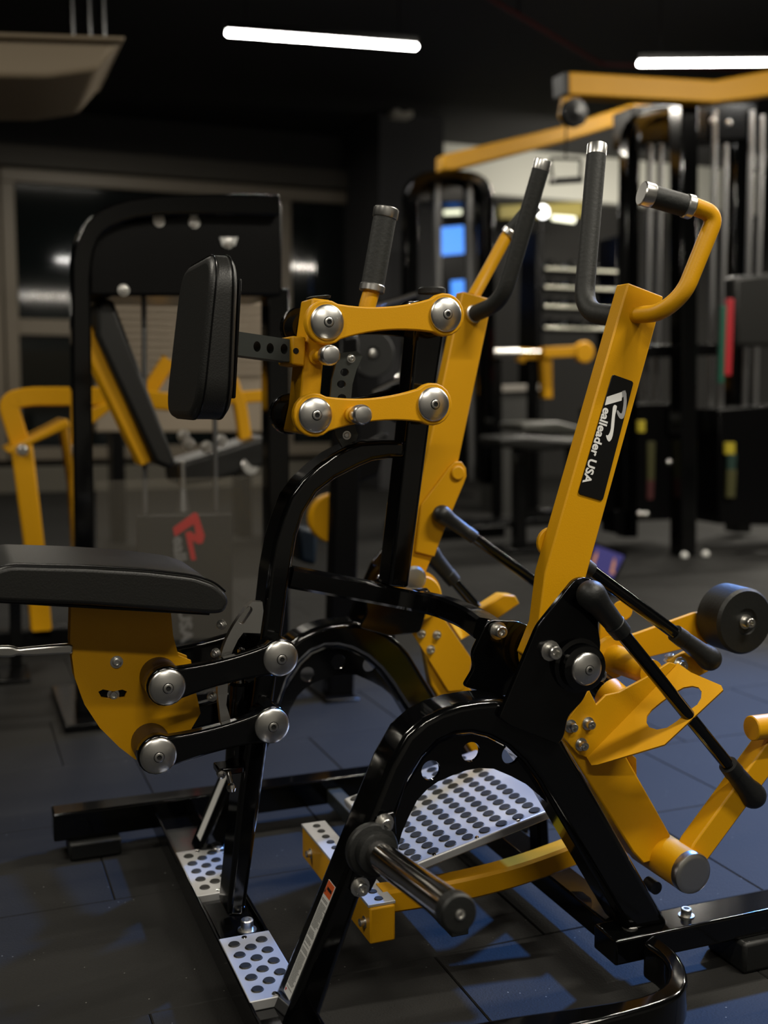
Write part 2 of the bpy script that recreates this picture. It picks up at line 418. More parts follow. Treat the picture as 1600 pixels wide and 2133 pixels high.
build('label_mark', V, [(0, 1, 2)], RED, lab)
# ---- upper brackets on the arches
npl = [(1.084,0.839),(1.066,0.834),(0.99,0.753),(0.917,0.598),(0.913,0.589),(0.935,0.57),(1.039,0.522),(1.051,0.539),(1.058,0.575),(1.091,0.602),(1.121,0.665),(1.127,0.706),(1.119,0.747),(1.129,0.783),(1.122,0.825)]
ipl = [(0.959,0.741),(0.947,0.726),(0.922,0.679),(0.927,0.648),(0.904,0.614),(0.982,0.587),(1.067,0.589),(1.088,0.655),(1.065,0.715),(1.022,0.734)]
pc = [(1.076,0.672)][0]
for sg in (0, 1):
    f = (lambda y: y) if sg == 0 else my
    s = -1 if sg == 0 else 1
    o = prism('pivot_plate', rounded(npl, .012), f(1.763), f(1.775), BLK, rm, .002)
    o2 = prism('pivot_plate', rounded(ipl, .010), f(1.897), f(1.909), BLK, rm, .002)
    h = [(1.016,0.705),(1.116,0.653)]
    cap_bolt((h[0][0], f(1.763), h[0][1]), (0, s, 0), o, .013, .026); cap_bolt((h[1][0], f(1.763), h[1][1]), (0, s, 0), o, .012, .022)
    h = [(0.977,0.719)][0]; cap_bolt((h[0], f(1.897), h[1]), (0, s, 0), o2, .012, .02)
    b = lathe('pivot_bearing', (pc[0], f(1.763), pc[1]), (0, s, 0), [(0, .052), (.006, .052), (.008, .044), (.028, .044), (.030, .040)], BLK, rm, 32)
    dome_cap(pc, f(1.733), .0315, b, s)
    # arm hub between the plates
    lathe('arm_hub', (pc[0], f(1.785), pc[1]), (0, -s, 0), [(0, .05), (.002, .052), (.060, .052), (.064, .064), (.080, .067), (.082, .058), (.104, .058), (.108, .054)], YEL, rm, 36)
lathe('pivot_cap', [(1.048,0.727)][0][:1] + (2.49,) + [(1.048,0.727)][0][1:], (0, -1, 0), [(0, .032), (.004, .032), (.01, .026), (.013, 0)], STEEL, rm, 28)
# red tab below the bearing
p = [(1.07,0.63)][0]; prism('tab', [(p[0] - .006, p[1] - .006), (p[0] + .006, p[1] - .004), (p[0] + .006, p[1] + .005), (p[0] - .005, p[1] + .006)], 1.757, 1.763, RED, rm, .001)
# ---- swinging arms
post = [(1.207,1.389),(1.288,1.366),(1.128,0.831),(1.106,0.746),(1.081,0.664),(1.034,0.649),(0.998,0.685),(1.024,0.743),(1.036,0.84)]
prism('arm_post', post, 1.82, 1.86, YEL, rm, .003)
fpost = [(1.2,1.436),(1.283,1.419),(1.154,0.843),(1.098,0.722),(1.041,0.708),(1.035,0.738),(1.077,0.906)]
prism('arm_post', fpost, 2.54, 2.58, YEL, rm, .003)
# logo plate on the near arm
lp = [(1.175,1.216),(1.223,1.202),(1.159,0.974),(1.104,0.99)]
logo = prism('logo_plate', rounded(lp, .006), 1.8175, 1.82, mat('logo_black', (.004, .004, .004), .25), rm, .0005); logo['label'] = 'black logo plate with silver lettering'
stem = [(1.163,1.173),(1.198,1.183),(1.196,1.166),(1.159,1.157)]
bowl = [(1.197,1.184),(1.206,1.186),(1.208,1.158),(1.203,1.134),(1.197,1.13),(1.191,1.133),(1.185,1.144),(1.187,1.149),(1.194,1.141),(1.198,1.142),(1.201,1.163),(1.2,1.175),(1.197,1.17)]
swoosh = [(1.181,1.158),(1.186,1.156),(1.185,1.15),(1.182,1.138),(1.181,1.124),(1.18,1.112),(1.177,1.095),(1.171,1.087),(1.166,1.09),(1.162,1.101),(1.168,1.099),(1.173,1.109),(1.174,1.124),(1.176,1.144),(1.177,1.155)]
prism('logo_stem', stem, 1.8168, 1.8176, FOIL, logo, 0); prism('logo_bowl', chaik(bowl + bowl[:1], 1)[:-1], 1.8168, 1.8176, FOILG, logo, 0)
prism('logo_swoosh', chaik(swoosh + swoosh[:1], 1)[:-1], 1.8168, 1.8176, FOIL, logo, 0)
q0 = Vector([(1.157,1.817,1.154)][0]); q1 = Vector([(1.113,1.817,1.011)][0]); q2 = Vector([(1.169,1.817,1.15)][0])
tl = text_mesh('logo_lettering', 'ealleader USA', .0245, uvn(q0, q1 - q0, q2 - q0), FOIL, logo, .0007, 1.0, (q1 - q0).length)
# handles: padded inner ones
def padded(path, r, ring, parent):
    o = tube('inner_handle', path, r, GRIP, parent, 20, .07, 10)
    e = Vector(path[-1]); d = (e - Vector(path[-2])).normalized()
    lathe('handle_cap', e - d * .002, d, [(0, r * 1.01), (.022, r * 1.01), (.024, r * .96), (.024, 0)], STEEL, o, 24)
    lathe('handle_ring', Vector(path[0]), Vector(path[1]) - Vector(path[0]), [(0, r * 1.12), (.006, r * 1.12), (.007, r)], STEEL, o, 24)
    return o
padded([[(1.218,1.862,1.328)][0], [(1.206,1.98,1.345)][0], [(1.262,2.03,1.672)][0]], .0205, 1, rm)
padded([[(1.229,2.539,1.38)][0], [(1.254,2.43,1.404)][0], [(1.316,2.36,1.709)][0]], .0205, 1, rm)
# outer handles with separate grips
def gripper(path, grip, r, name='outer_handle', gl='grip', tr=None):
    o = tube(name, path, tr or r, YEL, rm, 20, .085, 10)
    a, b = Vector(grip[0]), Vector(grip[1]); d = (b - a).normalized(); L = (b - a).length
    lathe('grip_ring', a, d, [(0, r * 1.28), (.002, r * 1.36), (.014, r * 1.36), (.016, r * 1.28)], STEEL, o, 26)
    lathe(gl, a + d * .016, d, [(0, r * 1.24), (L - .038, r * 1.24)], GRIP, o, 26)
    lathe('grip_cap', a + d * (L - .022), d, [(0, r * 1.3), (.002, r * 1.36), (.020, r * 1.36), (.022, r * 1.25), (.022, 0)], STEEL, o, 26)
gripper([[(1.226,1.825,1.329)][0], [(1.235,1.755,1.328)][0], [(1.265,1.725,1.362)][0], [(1.324,1.715,1.506)][0], [(1.272,1.72,1.521)][0]],
        [[(1.274,1.72,1.517)][0], [(1.174,1.735,1.539)][0]], .0162)
gripper([[(1.247,2.58,1.426)][0], [(1.291,2.6,1.484)][0], [(1.348,2.6,1.581)][0], [(1.361,2.6,1.596)][0]], [[(1.356,2.6,1.59)][0], [(1.411,2.56,1.666)][0]], .0162)
# fixed grip standing behind the upper link
gripper([[(0.829,2.25,1.314)][0], [(0.836,2.25,1.365)][0], [(0.848,2.25,1.4)][0]], [[(0.847,2.25,1.397)][0], [(0.882,2.25,1.575)][0]], .0200, 'fixed_handle', tr=.018)
# ---- link rods with rubber ends
def rod(p, q, r=.0135, name='link_rod', s0=.085, s1=.085, ball=(.028, .028)):
    p, q = Vector(p), Vector(q); d = (q - p).normalized(); L = (q - p).length
    o = cyl(name, p + d * (s0 * .8), q - d * (s1 * .8), r, BLK, rm, 20)
    for (c, dd, rr, ss) in ((p, d, ball[0], s0), (q, -d, ball[1], s1)):
        pr = [(-rr + rr * (1 - math.cos(a)), rr * math.sin(a)) for a in [i * PI / 2 / 7 for i in range(8)]]
        pr += [(rr * .5, rr * .93), (rr * 1.1, rr * .80), (ss * .95, rr * .70), (ss * .97, rr * .74), (ss * 1.28, rr * .70), (ss * 1.29, r)]
        lathe('rubber_boot', c, dd, pr, RUB, o, 24)
    return o
rod([(1.086,1.735,0.809)][0], [(1.526,1.8,0.347)][0])
rod([(1.088,1.885,0.889)][0], [(1.472,1.885,0.623)][0], ball=(.024, .026))
rod([(1.133,2.51,0.881)][0], [(1.51,2.51,0.618)][0], ball=(.024, .024))
rod([(1.154,2.64,0.768)][0], [(1.458,2.62,0.423)][0])
prism('arm_tab', [(1.163,0.999),(1.177,1.011),(1.196,1.011),(1.208,0.994),(1.21,0.974),(1.202,0.954),(1.148,0.838),(1.122,0.772),(1.07,0.787),(1.088,0.907)], 2.53, 2.54, YEL, rm, .002)
p = [(1.183,0.983)][0]; lathe('tab_boss', (p[0], 2.53, p[1]), (0, -1, 0), [(0, .018), (.006, .018), (.008, .015), (.008, 0)], YEL, rm, 22)
p = [(1.073,0.892)][0]; prism('arm_tab', circle(p, .03, 20), 1.86, 1.87, YEL, rm, .002)
# ---- central frame: seat upright, arch and column
co = [(0.491,0.101),(0.521,0.36),(0.576,0.722),(0.588,0.818),(0.6,0.879),(0.616,0.927),(0.634,0.971),(0.66,1.004),(0.693,1.033),(0.728,1.057),(0.759,1.072),(0.788,1.081),(0.839,1.083),(0.889,1.082)]
ci = [(0.889,1.044),(0.852,1.045),(0.814,1.04),(0.785,1.029),(0.733,1.005),(0.693,0.977),(0.665,0.935),(0.649,0.889),(0.639,0.832),(0.63,0.778),(0.567,0.353),(0.528,0.095)]
prism('seat_upright', co + ci, 2.155, 2.245, BLK, rm, .010, seg=3)
prism('main_column', [(0.916,1.375),(0.985,1.377),(0.975,1.302),(0.945,1.119),(0.896,0.766),(0.85,0.772),(0.88,1.019),(0.889,1.1)], 2.155, 2.225, BLK, rm, .008, seg=3)
lathe('column_cap', [(0.962,2.19,1.392)][0], (0, 0, 1), [(0, .03), (.01, .03), (.014, .024), (.014, 0)], RUB, rm, 20)
bar('cross_tube', [[(0.638,2.19,0.802)][0], [(0.909,2.19,0.736)][0], [(0.962,2.13,0.728)][0], [(0.982,2.02,0.72)][0], [(0.971,1.925,0.715)][0]], .06, .044, BLK, rm, .08)
bar('cross_tube', [[(0.909,2.19,0.736)][0], [(0.952,2.25,0.728)][0], [(1.006,2.36,0.698)][0], [(1.057,2.48,0.667)][0]], .06, .044, BLK, rm, .06)
# ---- chest pad carriage
car = [(0.686,1.372),(0.725,1.369),(0.707,1.229),(0.702,1.178),(0.688,1.094),(0.644,1.102),(0.657,1.158),(0.665,1.234)]
prism('pad_carriage', car, 2.16, 2.24, YEL, rm, .004)
lathe('carriage_cap', [(0.712,2.2,1.373)][0], (-.12, 0, 1), [(0, .024), (.005, .026), (.007, .02), (.007, 0)], RUB, rm, 20)
ul = [(0.698,1.32),(0.955,1.342)]; ll = [(0.672,1.137),(0.928,1.158)]
for i, (a, b) in enumerate((ul, ll)):
    for f, s in ((lambda y: y, -1), (my, 1)):
        y0, y1 = f(2.105), f(2.125)
        o = prism('link_arm', dogbone(a, b, .044, .044, .0235), min(y0, y1), max(y0, y1), YEL if s < 0 else BLK, rm, .003)
        for c in (a, b):
            dome_cap(c, f(2.105), .0355 if s < 0 else .042, o, s, m=None if s < 0 else BLK)
            lathe('link_bushing', (c[0], f(2.125), c[1]), (0, -s, 0), [(0, .03), (.032, .03)], BLK, o, 24)
# sleeve and perforated pad bar
sl = [(0.639,1.295),(0.669,1.293),(0.666,1.234),(0.638,1.238)]
prism('bar_sleeve', sl, 2.15, 2.25, YEL, rm, .004)
hb = [(0.647,1.265)][0]; prism('hole_shade', circle(hb, .006, 12), 2.1485, 2.151, DARK, rm, 0)  # black disc on the face, painted shade instead of an opening
bl = [(0.517,1.304),(0.676,1.284),(0.673,1.24),(0.517,1.257)]
o = prism('pad_bar', bl, 2.165, 2.235, DGREY, rm, 0, holes=[circle(h, .0075, 14, .0105) for h in [(0.571,1.273),(0.598,1.27),(0.627,1.269)]])
def plunger(px, y0, y1, parent, r=.0205):
    p = Vector((px[0], y0, px[1])); L = y0 - y1
    o = lathe('plunger_neck', p, (0, -1, 0), [(0, .016), (.012, .016), (.014, .0115), (L - .03, .0115)], YEL, parent, 20)
    lathe('plunger_knob', p - Vector((0, L - .032, 0)), (0, -1, 0), [(0, r * .75), (.004, r * .95), (.022, r), (.028, r * .96), (.032, r * .8), (.0345, r * .4), (.035, 0)], STEEL, o, 28)
plunger([(0.692,1.254)][0], 2.165, 2.06, rm); plunger([(0.749,1.138)][0], 2.107, 2.035, rm)
arc = [(0.737,1.262),(0.773,1.266),(0.786,1.256),(0.773,1.229),(0.764,1.199),(0.76,1.16),(0.764,1.123),(0.776,1.096),(0.773,1.086),(0.742,1.07),(0.729,1.094),(0.72,1.131),(0.716,1.17),(0.72,1.209),(0.73,1.243)]
o = prism('index_arc', arc, 2.14, 2.147, DGREY, rm, 0, holes=[circle(h, .0095, 14, .008) for h in [(0.747,1.223),(0.74,1.199),(0.741,1.171)]])
for h in [(0.761,1.251),(0.751,1.095)]: cap_bolt((h[0], 2.14, h[1]), (0, -1, 0), o, .006, .006)
# chest pad
pt, pbm = [(0.508,1.439),(0.491,1.132)]; ft, fbm = [(0.455,1.437),(0.429,1.136)]
zt_, zb_ = pt[1] + .002, pbm[1] - .002; kx = (pt[0] - pbm[0]) / (pt[1] - pbm[1]); thk = .5 * (pt[0] - ft[0] + pbm[0] - fbm[0])
pad = prism('chest_pad', rounded([(2.04, zb_), (2.36, zb_), (2.36, zt_), (2.04, zt_)], .08, 9), -thk, 0, LEATH, None, .016, axis='x', seg=4)
def shear(o):
    th0, th1 = pbm[0] - fbm[0] + .012, pt[0] - ft[0] - .004
    for v in o.data.vertices:
        t = (v.co.z - zb_) / (zt_ - zb_); v.co.x *= (th0 + (th1 - th0) * t) / thk
        v.co.x += pbm[0] + (v.co.z - pbm[1]) * kx
    o.data.transform(Matrix.Translation(-Vector(rm.location)))
shear(pad); pad.parent = rm
pip = [(y, z) for (y, z) in rounded([(2.04, zb_), (2.36, zb_), (2.36, zt_), (2.04, zt_)], .08, 9)]
pp = [Vector((pbm[0] + (z - pbm[1]) * kx - .80 * (pbm[0] - fbm[0] + .012 + (pt[0] - ft[0] - .016 - pbm[0] + fbm[0]) * (z - zb_) / (zt_ - zb_)), y, z)) for (y, z) in pip]
tube('pad_piping', pp + pp[:1], .0018, BLKM, pad, 8, 0)
pp = [Vector((pbm[0] + (z - pbm[1]) * kx - .010, y, z)) for (y, z) in pip]
tube('pad_piping', pp + pp[:1], .0018, BLKM, pad, 8, 0)
prism('pad_backing', [(0.514,1.396),(0.521,1.396),(0.506,1.17),(0.499,1.17)], 2.08, 2.32, BLKM, pad, .003)
# ---- seat
sp = rounded([(0.05,0.865),(0.084,0.875),(0.217,0.864),(0.325,0.851),(0.414,0.835),(0.453,0.819),(0.475,0.798),(0.48,0.781),(0.471,0.763),(0.454,0.76),(0.215,0.794),(0.066,0.81),(0.047,0.815)], .012, 3)
seat = prism('seat_pad', sp, 2.05, 2.37, LEATH, rm, .012, seg=4)
tube('seat_piping', [(x, 2.051, z + .003) for (x, z) in [(0.052,0.866),(0.084,0.875),(0.217,0.864),(0.325,0.851),(0.414,0.835),(0.453,0.819),(0.473,0.8)]], .002, BLKM, seat, 8, .03)
prism('seat_board', [(0.059,0.802),(0.451,0.751),(0.451,0.758),(0.059,0.808)], 2.09, 2.33, BLKM, seat, .002)
sc = [(0.201,0.772),(0.197,0.695),(0.204,0.625),(0.221,0.57),(0.249,0.52),(0.286,0.476),(0.317,0.447),(0.363,0.431),(0.429,0.494),(0.451,0.528),(0.442,0.575),(0.433,0.64),(0.408,0.652),(0.398,0.694),(0.394,0.746)]
slot = [(x, z) for (x, z) in [(0.248,0.593),(0.257,0.597),(0.277,0.591),(0.295,0.593),(0.304,0.588),(0.299,0.577),(0.277,0.575),(0.254,0.581)]]
for y0, y1 in ((2.195, 2.202), (2.238, 2.245)):
    o = prism('seat_carrier', sc, y0, y1, YEL, rm, 0, holes=[slot])
prism('seat_spine', [(0.217,0.766),(0.385,0.745),(0.379,0.688),(0.339,0.623),(0.245,0.631),(0.215,0.701)], 2.203, 2.237, YEL, rm, .002)
h = [(0.285,0.65)][0]; cap_bolt((h[0], 2.195, h[1]), (0, -1, 0), o, .0085, .008); h = [(0.278,0.582)][0]; cap_bolt((h[0], 2.206, h[1]), (0, -1, 0), o, .008, .012)
prism('slot_shade', [(0.241,0.606),(0.316,0.598),(0.315,0.559),(0.24,0.567)], 2.206, 2.21, BLKM, rm, 0)  # added black sheet behind the slot, shade put in as colour
us = [(0.367,0.615),(0.594,0.652)]; ls = [(0.347,0.481),(0.575,0.516)]
for (a, b) in (us, ls):
    for f, s in ((lambda y: y, -1), (my, 1)):
        y0, y1 = f(2.10), f(2.128)
        o = prism('seat_link', dogbone(a, b, .0395, .0395, .0255), min(y0, y1), max(y0, y1), BLK, rm, .006, seg=3)
        for c in (a, b): dome_cap(c, f(2.10), .036, o, s)
        lathe('link_boss', (a[0], f(2.128), a[1]), (0, -s, 0), [(0, .038), (.067 if s < 0 else .027, .038)], SHADED_BROWN, o, 30)
        lathe('link_boss', (b[0], f(2.128), b[1]), (0, -s, 0), [(0, .038), (.027, .038)], BLK, o, 30)
# index sector behind the seat links, gas spring, lever, pin
io = chaik([(0.549,0.764),(0.538,0.756),(0.515,0.728),(0.498,0.701),(0.484,0.669),(0.478,0.643),(0.473,0.587),(0.476,0.559),(0.48,0.511)], 1)
ii = [(0.504,0.51),(0.491,0.557),(0.494,0.585),(0.497,0.641),(0.506,0.668),(0.517,0.689),(0.528,0.702),(0.563,0.698),(0.57,0.743),(0.568,0.762)]
prism('index_sector', io + ii, 2.135, 2.153, STEEL, rm, 0, holes=[stadium([(0.525,0.727)][0], [(0.54,0.748)][0], .0075, 6)])
for h in [(0.484,0.722),(0.472,0.665),(0.463,0.578)]: cap_bolt((h[0], 2.135, h[1]), (-.6, -.8, 0), rm, .007, .012)
cyl('gas_spring', [(0.535,2.2,0.585)][0], [(0.523,2.2,0.402)][0], .022, BLK, rm, 20, .006); cyl('spring_rod', [(0.539,2.2,0.656)][0], [(0.535,2.2,0.58)][0], .009, CHROME, rm, 16)
box('latch_block', tuple(Vector([(0.476,2.15,0.406)][0]) - Vector((0, .0, 0))), tuple(Vector([(0.529,2.15,0.421)][0]) + Vector((0, .05, 0))), BLK, rm, .003)
o = cyl('latch_pin', [(0.495,2.145,0.417)][0], [(0.498,2.13,0.387)][0], .0055, CHROME, rm, 14)
lathe('pin_ball', [(0.498,2.13,0.387)][0], (.05, 0, -1), [(-.01, .004), (-.007, .008), (0, .0105), (.007, .008), (.0105, 0)], CHROME, o, 18)
lathe('pin_nut', [(0.477,2.135,0.418)][0], (0, -1, 0), [(0, .009), (.012, .009), (.014, .005), (.014, 0)], CHROME, rm, 8)
lv = chaik([(0.04,0.7),(0.065,0.702),(0.09,0.7),(0.1,0.694),(0.116,0.695),(0.192,0.696),(0.202,0.695),(0.202,0.673),(0.191,0.675),(0.115,0.677),(0.1,0.681),(0.089,0.677),(0.064,0.68),(0.039,0.686)], 1)
prism('adjust_lever', lv, 2.185, 2.2, STEEL, rm, .005, seg=3)
# ---- base
prism('base_rail', [(.2, 2.83), (1.15, 2.83), (1.15, 2.90), (.2, 2.90)], .045, .118, BLK, rm, .005, axis='z')
for x in (.235, 1.0): 
    prism('rubber_foot', [(x, 2.80), (x + .13, 2.80), (x + .13, 2.91), (x, 2.91)], 0, .045, RUB, rm, .006, axis='z')
ch = thing
box('foot_channel', (.458, 1.66, .03), (.562, 2.90, .072), BLK, rm, .002)
for x in (.455, .557): box('channel_lip', (x, 1.66, .03), (x + .007, 2.90, .09), BLK, rm, .002)
def discs(o, spots, r, zfun, M=None):
    me = bpy.data.meshes.new('grip_disc'); bm = bmesh.new()
    bmesh.ops.create_cone(bm, cap_ends=True, segments=16, radius1=r, radius2=r * .82, depth=.003)
    bm.to_mesh(me); bm.free(); me.materials.append(DISC); smooth(me, 40)
    L = Vector(rm.location)
    for (p, rot) in spots:
        d = bpy.data.objects.new('grip_disc', me); COL.objects.link(d); d.parent = o; d.location = Vector(p) - L; d.rotation_euler = rot
for (y0, y1) in ((1.842, 2.092), (2.298, 2.548)):
    o = box('step_plate', (.458, y0, .072), (.562, y1, .0915), ALU, rm, .002)
    sp_ = []
    for i in range(3):
        for j in range(5):
            yy = y0 + .036 + j * .045 + (0, -.0225, -.0)[i] * 1 + (0 if i != 1 else .045)
            if yy > y1 - .014: continue
            sp_.append(((.482 + i * .028, yy, .0925), (0, 0, 0)))
    discs(o, sp_, .0125, None)
    for yy in (y0 + .012, y1 - .012): lathe('screw', (.508, yy, .0915), (0, 0, 1), [(0, .006), (.0015, .005), (.002, 0)], CHROME, o, 10)
for yy in (2.15, ):
    o = box('post_flange', (.466, 2.10, .072), (.554, 2.29, .080), BLK, rm, .002)
    cap_bolt((.525, 2.125, .082), (0, 0, 1), o, .013, .024)
# near base tube bending round from the front foot towards the camera
bo = [(1.252,1.752),(1.257,1.702),(1.246,1.644),(1.211,1.581),(1.176,1.549),(1.134,1.533),(1.072,1.526),(0.963,1.523),(0.853,1.532)]
bo = [(x, y) for (x, y) in bo] + [(.45, 1.545)]
bi = [(.45, 1.615), (.80, 1.60)] + [(1.017,1.571),(1.082,1.565),(1.134,1.572),(1.174,1.595),(1.205,1.635),(1.219,1.681),(1.214,1.729)]
prism('base_tube', chaik(bo, 1) + chaik(bi, 1), .045, .118, BLK, rm, .008, axis='z', seg=3)
fb = [(1.166,0.116),(1.165,0.066)]
for f in (lambda y: y, my):
    ya, yb = sorted((f(1.75), f(1.83)))
    o = box('front_rail', (1.166, ya, .066), (1.98 if ya < 2 else 1.42, yb, .118), BLK, rm, .005, 3)
    cap_bolt((1.225, (ya + yb) / 2, .118), (0, 0, 1), o, .011, .014); cap_bolt((1.36, (ya + yb) / 2, .118), (0, 0, 1), o, .011, .016)
    xf = 1.46 if ya < 2 else 1.28; box('rubber_foot', (xf, ya - .02, 0), (xf + .14, yb + .02, .066), RUB, rm, .008)
box('front_cross_rail', (1.20, 1.83, .06), (1.27, 2.57, .112), BLK, rm, .004)
box('front_cross_rail', (.93, 2.0, .05), (.97, 2.83, .09), DGREY, rm, .003)
# ---- big sloping foot plate
nl = Vector([(0.832,1.995,0.223)][0]); nr = Vector([(1.153,1.995,0.296)][0])
ex = (nr - nl).normalized(); en = Vector((-ex.z, 0, ex.x)); Lp = (nr - nl).length + .03
slope = math.atan2(ex.z, ex.x)
def onp(s, y, h=0): return Vector((nl.x, 0, nl.z)) + ex * s + en * h + Vector((0, y, 0))
pts = [(nl.x, nl.z)]
q = [onp(0, 0), onp(Lp, 0), onp(Lp, 0, -.02), onp(0, 0, -.02)]
fp = prism('foot_plate', [(v.x, v.z) for v in q], 1.995, 2.405, ALU, rm, .004)
sp_ = []
for j in range(13):
    for i in range(8):
        s = .024 + i * .0405; y = 1.995 + .022 + j * .0305
        if s > Lp - .015: continue
        sp_.append((onp(s, y, .0005), (0, -slope, 0)))
discs(fp, sp_, .0143, None)
for s in (.06, .16, .26):
    for y in (2.003, 2.397): lathe('screw', onp(s, y), en, [(0, .005), (.0015, .004), (.002, 0)], CHROME, fp, 10)
bar('plate_support', [onp(.1, 2.2, -.03), onp(Lp + .05, 2.2, -.03), Vector((1.25, 2.2, .115))], .05, .03, BLKM, rm, .03)
# ---- lower yellow foot bar with perforated strip
fbx = [(0.738,1.97,0.16)][0]
bx0, bx1, bz0, bz1 = .737, .792, .085, .16
prism('foot_bar', [(bx0, bz0), (bx1, bz0), (bx1, bz1), (bx0, bz1)], 1.97, 2.43, YEL, rm, .004)
o = box('bar_strip', (bx0 - .002, 1.975, bz1), (bx1 + .002, 2.43, bz1 + .006), ALU, rm, .001)
discs(o, [((.765, 1.995 + i * .034, bz1 + .0065), (0, 0, 0)) for i in range(13)], .010, None)
for y in (2.0, 2.36): cap_bolt((bx0, y, .12), (-1, 0, 0), rm, .008, .012)
bar('foot_bar_arm', [[(0.783,2.04,0.143)][0], [(0.947,2.04,0.138)][0], [(1.107,2.04,0.15)][0], [(1.275,2.04,0.182)][0]], .05, .05, YEL, rm, .12)
# ---- front lever of the near side
prism('lever_beam', [(1.097,0.508),(1.236,0.477),(1.257,0.44),(1.368,0.261),(1.367,0.214),(1.302,0.208),(1.275,0.238)], 1.86, 1.92, YEL, rm, .004)
prism('lever_gusset', [(1.275,0.445),(1.307,0.421),(1.309,0.374)], 1.90, 1.92, YEL, rm, .002)
hp = [(1.361,0.214)][0]
hub = lathe('lever_hub', (hp[0], 1.945, hp[1]), (0, -1, 0), [(0, .041), (.003, .043), (.158, .043), (.160, .041)], YEL, rm, 36)
lathe('hub_cap', (hp[0], 1.787, hp[1]), (0, -1, 0), [(0, .0435), (.010, .0435), (.0145, .0415), (.0175, .037), (.018, .03), (.018, 0)], STEEL, hub, 36)
bx = [(1.358,0.224),(1.382,0.264),(1.556,0.451),(1.609,0.509),(1.673,0.491),(1.564,0.377),(1.421,0.226),(1.395,0.197)]
prism('weight_arm', bx, 1.80, 1.845, YEL, rm, .004)
p0 = [(1.504,1.79,0.5)][0]
cyl('weight_crossbar', [(1.516,1.8,0.491)][0], [(1.818,1.8,0.487)][0], .026, YEL, rm, 24)
lathe('bumper_foot', [(1.343,1.9,0.145)][0], (0, -1, 0), [(0, .014), (.03, .014)], RUB, rm, 16)
# guard plate: flat part and out-turned flap with a slot
gp = [(1.098,0.506),(1.109,0.538),(1.157,0.595),(1.175,0.563),(1.196,0.58),(1.227,0.583),(1.289,0.607),(1.346,0.634),(1.364,0.628),(1.161,0.454),(1.135,0.465)]
g = prism('guard_plate', gp, 1.85, 1.856, YEL, rm, .0015)
for h in [(1.115,0.526),(1.155,0.527),(1.14,0.486)]: cap_bolt((h[0], 1.85, h[1]), (0, -1, 0), g, .009, .018)
def plate3d(name, pts, th, m, parent, holes=()):
    a, b = Vector(pts[0]), Vector(pts[1]); c = Vector(pts[len(pts) // 2]); M = uvn(a, b - a, c - a); I = M.inverted()
    f = lambda L: [tuple((I @ Vector(p))[:2]) for p in L]
    o = prism(name, f(pts), -th / 2, th / 2, m, None, 0.001, [f(h) for h in holes], axis='z')
    o.data.transform(Matrix.Translation(-Vector(rm.location)) @ M); o.parent = parent; return o
fl = [(1.1559,1.8528,0.4558),(1.3696,1.8544,0.6284),(1.3792,1.8221,0.615),(1.4082,1.7632,0.5998),(1.4067,1.755,0.5932),(1.2769,1.763,0.4942),(1.1656,1.8272,0.4469),(1.157,1.8345,0.4447)]
flh = [(1.2707,1.8171,0.5246),(1.2706,1.8062,0.5174),(1.2792,1.7926,0.5154),(1.2949,1.7815,0.5207),(1.3149,1.7766,0.5336),(1.337,1.7749,0.5502),(1.3574,1.7707,0.5639),(1.3687,1.7739,0.575),(1.3755,1.7818,0.5856),(1.3753,1.7917,0.592),(1.368,1.8023,0.593),(1.3543,1.8126,0.5888),(1.3396,1.8174,0.5801),(1.3116,1.8235,0.5616),(1.29,1.8264,0.5462),(1.2773,1.8249,0.5351)]
plate3d('guard_flap', fl, .005, YEL, rm, [flh])
# lever shaft, crank bar with counterweight roller, rear bushing
sx = Vector([(1.317,2.03,0.61)][0])
lathe('lever_shaft', sx, (0, -1, 0), [(0, .042), (.004, .046), (.02, .046), (.024, .030), (.16, .027)], YEL, rm, 30)
prism('crank_bar', [(1.295,0.632),(1.332,0.64),(1.4,0.653),(1.546,0.687),(1.659,0.696),(1.682,0.618),(1.555,0.61),(1.414,0.593),(1.317,0.574)], 2.04, 2.05, YEL, rm, .002)
wc = [(1.621,0.678)][0]
wh = lathe('counterweight_roller', (wc[0], 2.035, wc[1]), (0, -1, 0), [(0, .068), (.005, .0745), (.075, .0745), (.082, .069), (.083, .030), (.079, .028), (.079, 0)], RUB, rm, 44)
wh['label'] = 'thick black rubber roller'
cap_bolt((wc[0], 1.956, wc[1]), (0, -1, 0), wh, .011, .022)
prism('crank_tab', [(1.39,0.618),(1.434,0.635),(1.481,0.645),(1.495,0.586),(1.446,0.569)], 1.915, 1.925, YEL, rm, .002)
cap_bolt([(1.412,1.905,0.609)][0], (0, -1, 0), rm, .012, .014); cap_bolt([(1.406,1.93,0.616)][0], (-.3, 0, 1), rm, .010, .012)
cyl('bushing_shaft', [(1.254,2.05,0.584)][0], [(1.24,1.9,0.565)][0], .030, BLK, rm, 26); cyl('bushing', [(1.238,1.915,0.568)][0], [(1.249,1.885,0.552)][0], .034, YEL, rm, 28)
cyl('crank_pin', [(1.363,2.05,0.704)][0], [(1.349,2.03,0.708)][0], .022, YEL, rm, 20)
prism('crank_ear', [(1.305,0.622),(1.309,0.677),(1.33,0.71),(1.365,0.71),(1.368,0.684),(1.35,0.642)], 2.05, 2.058, YEL, rm, .002)
